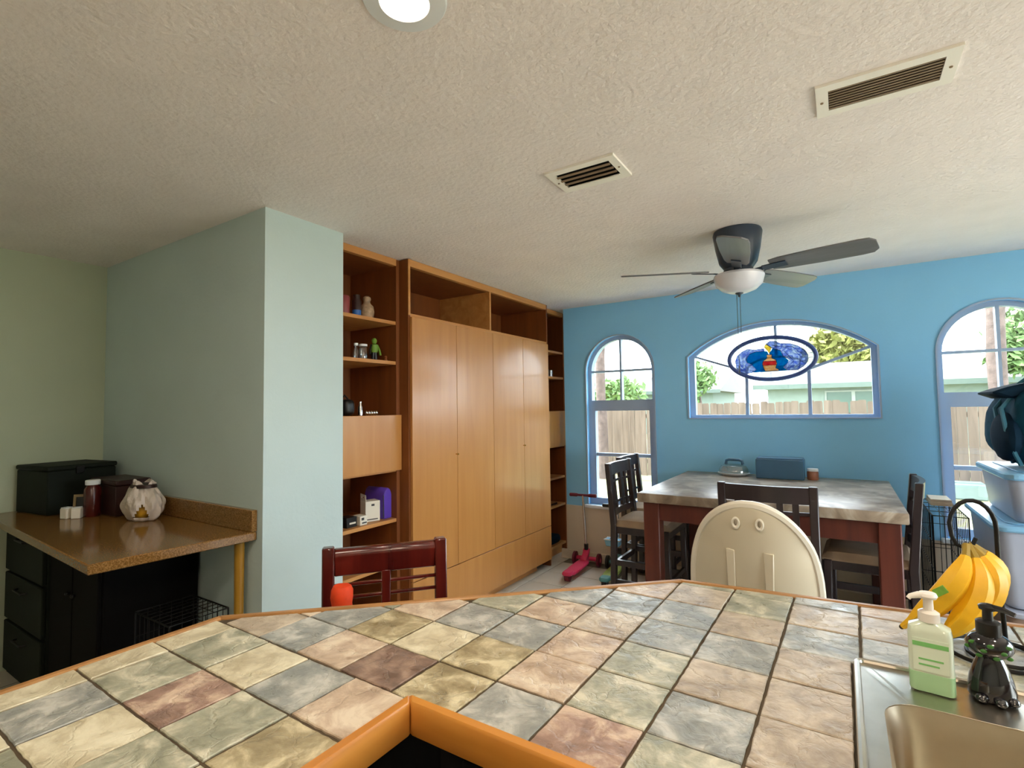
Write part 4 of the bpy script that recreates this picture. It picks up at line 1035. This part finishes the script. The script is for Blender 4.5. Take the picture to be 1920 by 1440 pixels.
# ================================================================== SHELF ITEMS
def jar(name, label, cat, x, y, z, prof, m, capprof=None, capm=None, group='oddments on the bookcase shelves'):
    t = thing(name, label, cat, (x, y, z), group=None)
    obj('body', MB().lathe(prof, (x, y, z+.0005), 18), m, t)
    if capprof: obj('lid', MB().lathe(capprof, (x, y, z+.0005), 18), capm, t)
    return t
S1, S2, S3, S4, S5 = 2.03, 1.772, 1.428, .775, .50
jar('vase', 'patterned ceramic jug on the top bookcase shelf', 'jug', -2.50, 2.215, S1, [(0, 0), (.032, 0), (.042, .02), (.046, .05), (.040, .085), (.024, .10), (.02, .115), (.026, .13), (0, .13)], 'claj', [(.0, .13), (.024, .13), (.024, .14), (.012, .15), (0, .15)], 'claj')
jar('jar', 'tall pink jar at the pillar side of top shelf', 'jar', -2.53, 2.06, S1, [(0, 0), (.03, 0), (.034, .01), (.036, .12), (.03, .13), (0, .13)], 'pinkj')
jar('jar', 'blue-based dark jar on the top bookcase shelf', 'jar', -2.49, 2.125, S1, [(0, 0), (.026, 0), (.027, .045), (0, .045)], 'bluej', [(0, .045), (.027, .045), (.029, .10), (.02, .12), (.022, .14), (0, .145)], 'walnut')
jar('glass_jar', 'slim clear glass bottle on the second shelf', 'jar', -2.49, 2.12, S2, [(0, 0), (.017, 0), (.019, .05), (.009, .07), (.009, .085), (0, .085)], 'clear', [(0, .085), (.013, .085), (.013, .10), (0, .10)], 'white')
jar('glass_jar', 'clear glass jar with white lid on second shelf', 'jar', -2.49, 2.175, S2, [(0, 0), (.028, 0), (.030, .01), (.030, .075), (.024, .085), (0, .085)], 'clear', [(0, .085), (.026, .085), (.026, .098), (0, .10)], 'white')
t = thing('toy_figure', 'small toy figure in a green top on second shelf', 'toy', (-2.50, 2.275, S2))
obj('legs', MB().tube([(-2.50, 2.262, S2+.0005), (-2.50, 2.266, S2+.06)], .011, 8).tube([(-2.50, 2.288, S2+.0005), (-2.50, 2.284, S2+.06)], .011, 8), 'blackp', t)
obj('torso', MB().lathe([(0, .055), (.020, .056), (.026, .075), (.024, .105), (.010, .112), (0, .112)], (-2.50, 2.275, S2), 12), 'greenfig', t)
obj('head', MB().ball((-2.50, 2.275, S2+.130), .017, .017, .02, 12), 'greenfig', t)
obj('arm', MB().tube([(-2.50, 2.30, S2+.105), (-2.495, 2.315, S2+.07), (-2.49, 2.318, S2+.04)], .007, 6), 'greenfig', t); obj('arm', MB().tube([(-2.50, 2.25, S2+.105), (-2.495, 2.235, S2+.07), (-2.49, 2.232, S2+.04)], .007, 6), 'blackp', t)
jar('figurine', 'tiny brown figurine at the cabinet end of second shelf', 'figurine', -2.47, 2.345, S2, [(0, 0), (.012, 0), (.010, .015), (.007, .022), (.010, .03), (0, .04)], 'oakshade')
t = thing('camera_bag', 'black rounded pouch on the ledge above drop front', 'pouch', (-2.52, 2.06, S3))
obj('pouch', MB().box(-2.58, -2.46, 2.02, 2.10, S3+.0005, S3+.10, bev=.03, seg=3), 'blackp', t); obj('strap', MB().tube([(-2.52, 2.03, S3+.095), (-2.52, 2.06, S3+.125), (-2.52, 2.09, S3+.095)], .005, 6), 'blackp', t)
jar('tube_bottle', 'slim silver tube on the ledge above drop front', 'tube', -2.48, 2.145, S3, [(0, 0), (.014, 0), (.015, .05), (.009, .062), (.008, .085), (0, .088)], 'chrome')
t = thing('trophy_letters', 'low row of silver beads on ledge above drop front', 'ornament', (-2.47, 2.225, S3))
for k in range(5): obj('bead', MB().ball((-2.47, 2.185+.02*k, S3+.0155), .012, .011, .015, 10), 'chrome', t)
t = thing('carton', 'tall white printed carton with a hang tab on shelf', 'carton', (-2.50, 2.24, S4), R(-18))
Bc = Matrix.Translation((-2.50, 2.24, S4)) @ Matrix.Rotation(R(-18), 4, 'Z')
obj('box', MB(Bc).box(-.035, .045, -.05, .045, .0005, .125, bev=.002), 'paper', t)
obj('hang_tab', MB(Bc).prism([(-.05, .125), (.045, .125), (.045, .165), (-.05, .168)], YZ(-.034), YZ(-.032), holes=[[(-.015, .143), (.012, .143), (.012, .152), (-.015, .152)]]) if False else MB(Bc).prism([(-.035, .125), (.045, .125), (.045, .165), (-.035, .168)], XZ(-.049), XZ(-.047), holes=[[(-.01, .143), (.015, .143), (.015, .152), (-.01, .152)]]), 'paper', t)
obj('print', MB(Bc).box(.0452, .0458, -.012, .008, .095, .108).box(.0452, .0458, -.04, .03, .012, .018), 'print_', t)
t = thing('storage_case', 'purple arched plastic case on the lower bookcase shelf', 'case', (-2.50, 2.315, S4))
pr = [(-.17, 0), (.0, 0)]+[(0-.0+.0, .11)]+[(-.03+.03*math.cos(R(a)), .15+.045*math.sin(R(a))) for a in (0, 30, 60, 90)]+[(-.14, .195), (-.17, .16)]
obj('shell', MB().prism([(2.30, S4+.0005), (2.365, S4+.0005), (2.365, S4+.15), (2.355, S4+.18), (2.3325, S4+.195), (2.31, S4+.18), (2.30, S4+.15)], YZ(-2.62), YZ(-2.44), bev=.005), 'purple', t)
obj('zip', MB().tube([(-2.444, 2.2985, S4+.01), (-2.444, 2.2985, S4+.15)], .003, 6), 'print_', t)
t = thing('carton', 'small white printed packet by the pillar on lower shelf', 'carton', (-2.46, 2.12, S4))
obj('box', MB().box(-2.50, -2.43, 2.10, 2.155, S4+.0005, S4+.055, bev=.002), 'paper', t); obj('print', MB().box(-2.4298, -2.4292, 2.11, 2.13, S4+.03, S4+.045).box(-2.4298, -2.4292, 2.115, 2.15, S4+.01, S4+.018), 'print_', t)
t = thing('carton', 'dark printed packet at the pillar end of lower shelf', 'carton', (-2.47, 2.05, S4))
obj('box', MB().box(-2.52, -2.44, 2.01, 2.085, S4+.0005, S4+.06, bev=.002), 'blackp', t); obj('print', MB().box(-2.4398, -2.4392, 2.03, 2.075, S4+.02, S4+.03), 'paper', t)
# right bookcase
for yy, h, lab in ((4.44, .10, 'tallest clear glass on the corner bookcase shelf'), (4.50, .075, 'middle clear glass on the corner bookcase shelf'), (4.58, .07, 'clear glass nearest the wall on corner bookcase shelf')):
    jar('drinking_glass', lab, 'glass', -2.47, yy, S2, [(0, 0), (.022, 0), (.024, h), (.020, h), (.018, .008), (0, .008)], 'clear')
tag(obj('folded_pouch', MB().box(-2.60, -2.42, 4.44, 4.66, .1155, .20, bev=.035, seg=3), 'navy'), 'dark bundle on the bottom of the corner bookcase', 'bundle')
t = thing('bead_string', 'brown bead string lying on a corner bookcase shelf', 'beads', (-2.43, 4.52, .5))
for k in range(6): obj('bead', MB().ball((-2.43, 4.43+.03*k, .5105), .010, n=8), 'walnut', t)

# ================================================================== SCOOTERS
def scooter(label, x, y, rz, deckm, bodym, wheelm, gripm, hz):
    t = thing('kick_scooter', label, 'scooter', (x, y, 0), rz)
    # local: +Y forward
    D = lambda n, mb, m, p=None: obj(n, mb, m, p or t, local=True)
    D('deck', MB().prism([(-.05, -.25), (-.03, -.27), (.03, -.27), (.05, -.25), (.06, -.1), (.055, .1), (.035, .16), (-.035, .16), (-.055, .1), (-.06, -.1)], XY(.045), XY(.068), bev=.006), deckm)
    D('rear_fender', MB().prism([(-.045, -.22), (.045, -.22), (.045, -.30), (.03, -.325), (-.03, -.325), (-.045, -.30)], XY(.05), XY(.082), bev=.01), bodym)
    D('neck', MB().prism([(.10, .05), (.17, .07), (.20, .12), (.215, .155), (.19, .16), (.16, .12), (.10, .085)], lambda u, v: (-.03, u, v), lambda u, v: (.03, u, v), bev=.006), bodym)
    D('axle', MB().box(-.10, .10, .185, .215, .05, .085, bev=.01), bodym)
    for s in (-1, 1):
        w_ = D('wheel', MB().tube([(s*.10, .20, .06), (s*.105, .20, .06), (s*.125, .20, .06), (s*.13, .20, .06)], [.05, .06, .06, .05], 20), wheelm); D('hub', MB().cyl((s*.098, .20, .06), (s*.133, .20, .06), .02, 12), bodym, w_)
    D('wheel', MB().tube([(-.02, -.28, .0405), (.02, -.28, .0405)], .04, 16), wheelm)
    D('collar', MB().cyl((0, .19, .15), (0, .188, .20), .02, 14), 'blackp')
    D('stem', MB().cyl((0, .188, .19), (0, .13, hz), .011, 12), 'chrome')
    hb = D('handlebar', MB().cyl((-.08, .13, hz), (.08, .13, hz), .011, 10), gripm)
    for s in (-1, 1): D('grip', MB().tube([(s*.05, .13, hz), (s*.06, .13, hz), (s*.125, .13, hz), (s*.13, .13, hz)], [.012, .016, .016, .011], 10), gripm, hb)
    return t
scooter('pink three-wheeled kick scooter by the corner bookcase', -2.02, 4.22, R(5), 'pinkp', 'pinkp', 'maroonp', 'maroonp', .655)
s2 = scooter('teal kick scooter with lime deck half hidden behind the chair', -1.70, 4.24, R(6), 'limep', 'tealp', 'blackp', 'blackp', .58)
t = thing('toy_basket', 'light blue toy basket with white rim on the teal scooter', 'basket', (-1.73, 4.33, .245))
obj('body', MB().prism([(-1.785, .245), (-1.675, .245), (-1.66, .30), (-1.80, .30)], XZ(4.27), XZ(4.35), bev=.004), 'ltblue', t)
obj('rim', MB().tube([(-1.80, 4.268, .302), (-1.66, 4.268, .302), (-1.66, 4.352, .302), (-1.80, 4.352, .302)], .006, 6, closed=True), 'white', t)
obj('screen', MB().box(-1.76, -1.70, 4.285, 4.335, .298, .306, bev=.002), 'slateblue', t)

# ================================================================== RIGHT: CRATE, BINS, BACKPACK
crate('wire_crate', 'tall black wire pet crate behind the right chair', .42, .58, 3.86, 4.50, 0, .80, .05)
tag(obj('book', MB().box(.45, .56, 4.20, 4.40, .805, .828, bev=.003).box(.452, .558, 4.202, 4.398, .829, .845, bev=.003), 'cream'), 'flat cream book lying on top of the tall crate', 'book')
def bin_(label, x0, x1, y0, y1, z0, z1, bm_, lm, lid_t=.03):
    t = thing('storage_bin', label, 'bin', ((x0+x1)/2, (y0+y1)/2, z0), group='storage bins stacked at the right')
    mb = MB(); L = [(.03, z0+.0005), (.02, z0+.02), (.0, z1-.02), (0, z1)]
    rings = [[mb.bm.verts.new((x, y, z)) for x, y in rrect(x0+d, x1-d, y0+d, y1-d, .05)] for d, z in L]
    for A, B in zip(rings, rings[1:]):
        for i in range(len(A)): mb.bm.faces.new((A[i-1], A[i], B[i], B[i-1]))
    mb.bm.faces.new(rings[0][::-1]); mb.bm.faces.new(rings[-1]); bmesh.ops.recalc_face_normals(mb.bm, faces=mb.bm.faces[:])
    obj('tub', mb, bm_, t)
    ld = obj('lid', MB().prism(rrect(x0-.025, x1+.025, y0-.025, y1+.025, .06), XY(z1+.0005), XY(z1+lid_t), bev=.008), lm, t)
    obj('lid_panel', MB().prism(rrect(x0+.04, x1-.04, y0+.04, y1-.04, .04), XY(z1+lid_t), XY(z1+lid_t+.006), bev=.003), lm, ld)
    for s, yy in ((-1, y0), (1, y1)): obj('latch', MB().box((x0+x1)/2-.05, (x0+x1)/2+.05, yy-.03 if s < 0 else yy+.006, yy-.006 if s < 0 else yy+.03, z1-.06, z1+lid_t*.8, bev=.006), 'white', t)
    return t
bin_('brownish storage bin at the bottom of the right-hand stack', .66, 1.12, 3.48, 4.16, 0, .40, 'binb', 'binp')
bin_('frosted storage bin with pale lid in the middle of the stack', .63, 1.12, 3.47, 4.17, .437, .815, 'binp', 'lid')
bin_('frosted storage bin with blue lid under the backpack', .69, 1.15, 3.50, 4.15, .852, 1.065, 'binp', 'lid', .035)
t = thing('backpack', 'dark teal nylon backpack lying on the top storage bin', 'backpack', (.95, 3.8, 1.107))
def blob(u, v):
    a = 2*math.pi*u; b_ = math.pi*(v-.5)
    r = 1+.07*math.sin(3*a+2*b_)+.05*math.sin(7*a-3*b_)
    sp = lambda c: math.copysign(abs(c)**.62, c)
    return (.955+.25*r*sp(math.cos(a))*sp(math.cos(b_)), 3.82+.27*r*sp(math.sin(a))*sp(math.cos(b_)), 1.107+.225+.225*sp(math.sin(b_)))
obj('main_bag', MB().grid(blob, 40, 24), 'teal', t)
obj('front_pocket', MB().ball((.735, 3.74, 1.27), .06, .17, .13, 16, .03), 'navy', t)
obj('top_flap', MB().prism([(.66, 1.505), (.72, 1.53), (1.20, 1.66), (1.20, 1.60), (.74, 1.47)], XZ(3.62), XZ(4.0), bev=.012), 'navy', t)
for yy in (3.66, 3.80): obj('strap', MB().tube([(.76, yy, 1.50), (.70, yy-.03, 1.42), (.71, yy-.05, 1.30), (.74, yy-.05, 1.18), (.76, yy-.04, 1.13)], .010, 6), 'tealweb', t)
obj('grab_loop', MB().tube([(.80, 3.78, 1.545), (.86, 3.77, 1.60), (.95, 3.77, 1.62), (1.0, 3.78, 1.60)], .012, 6), 'tealweb', t)
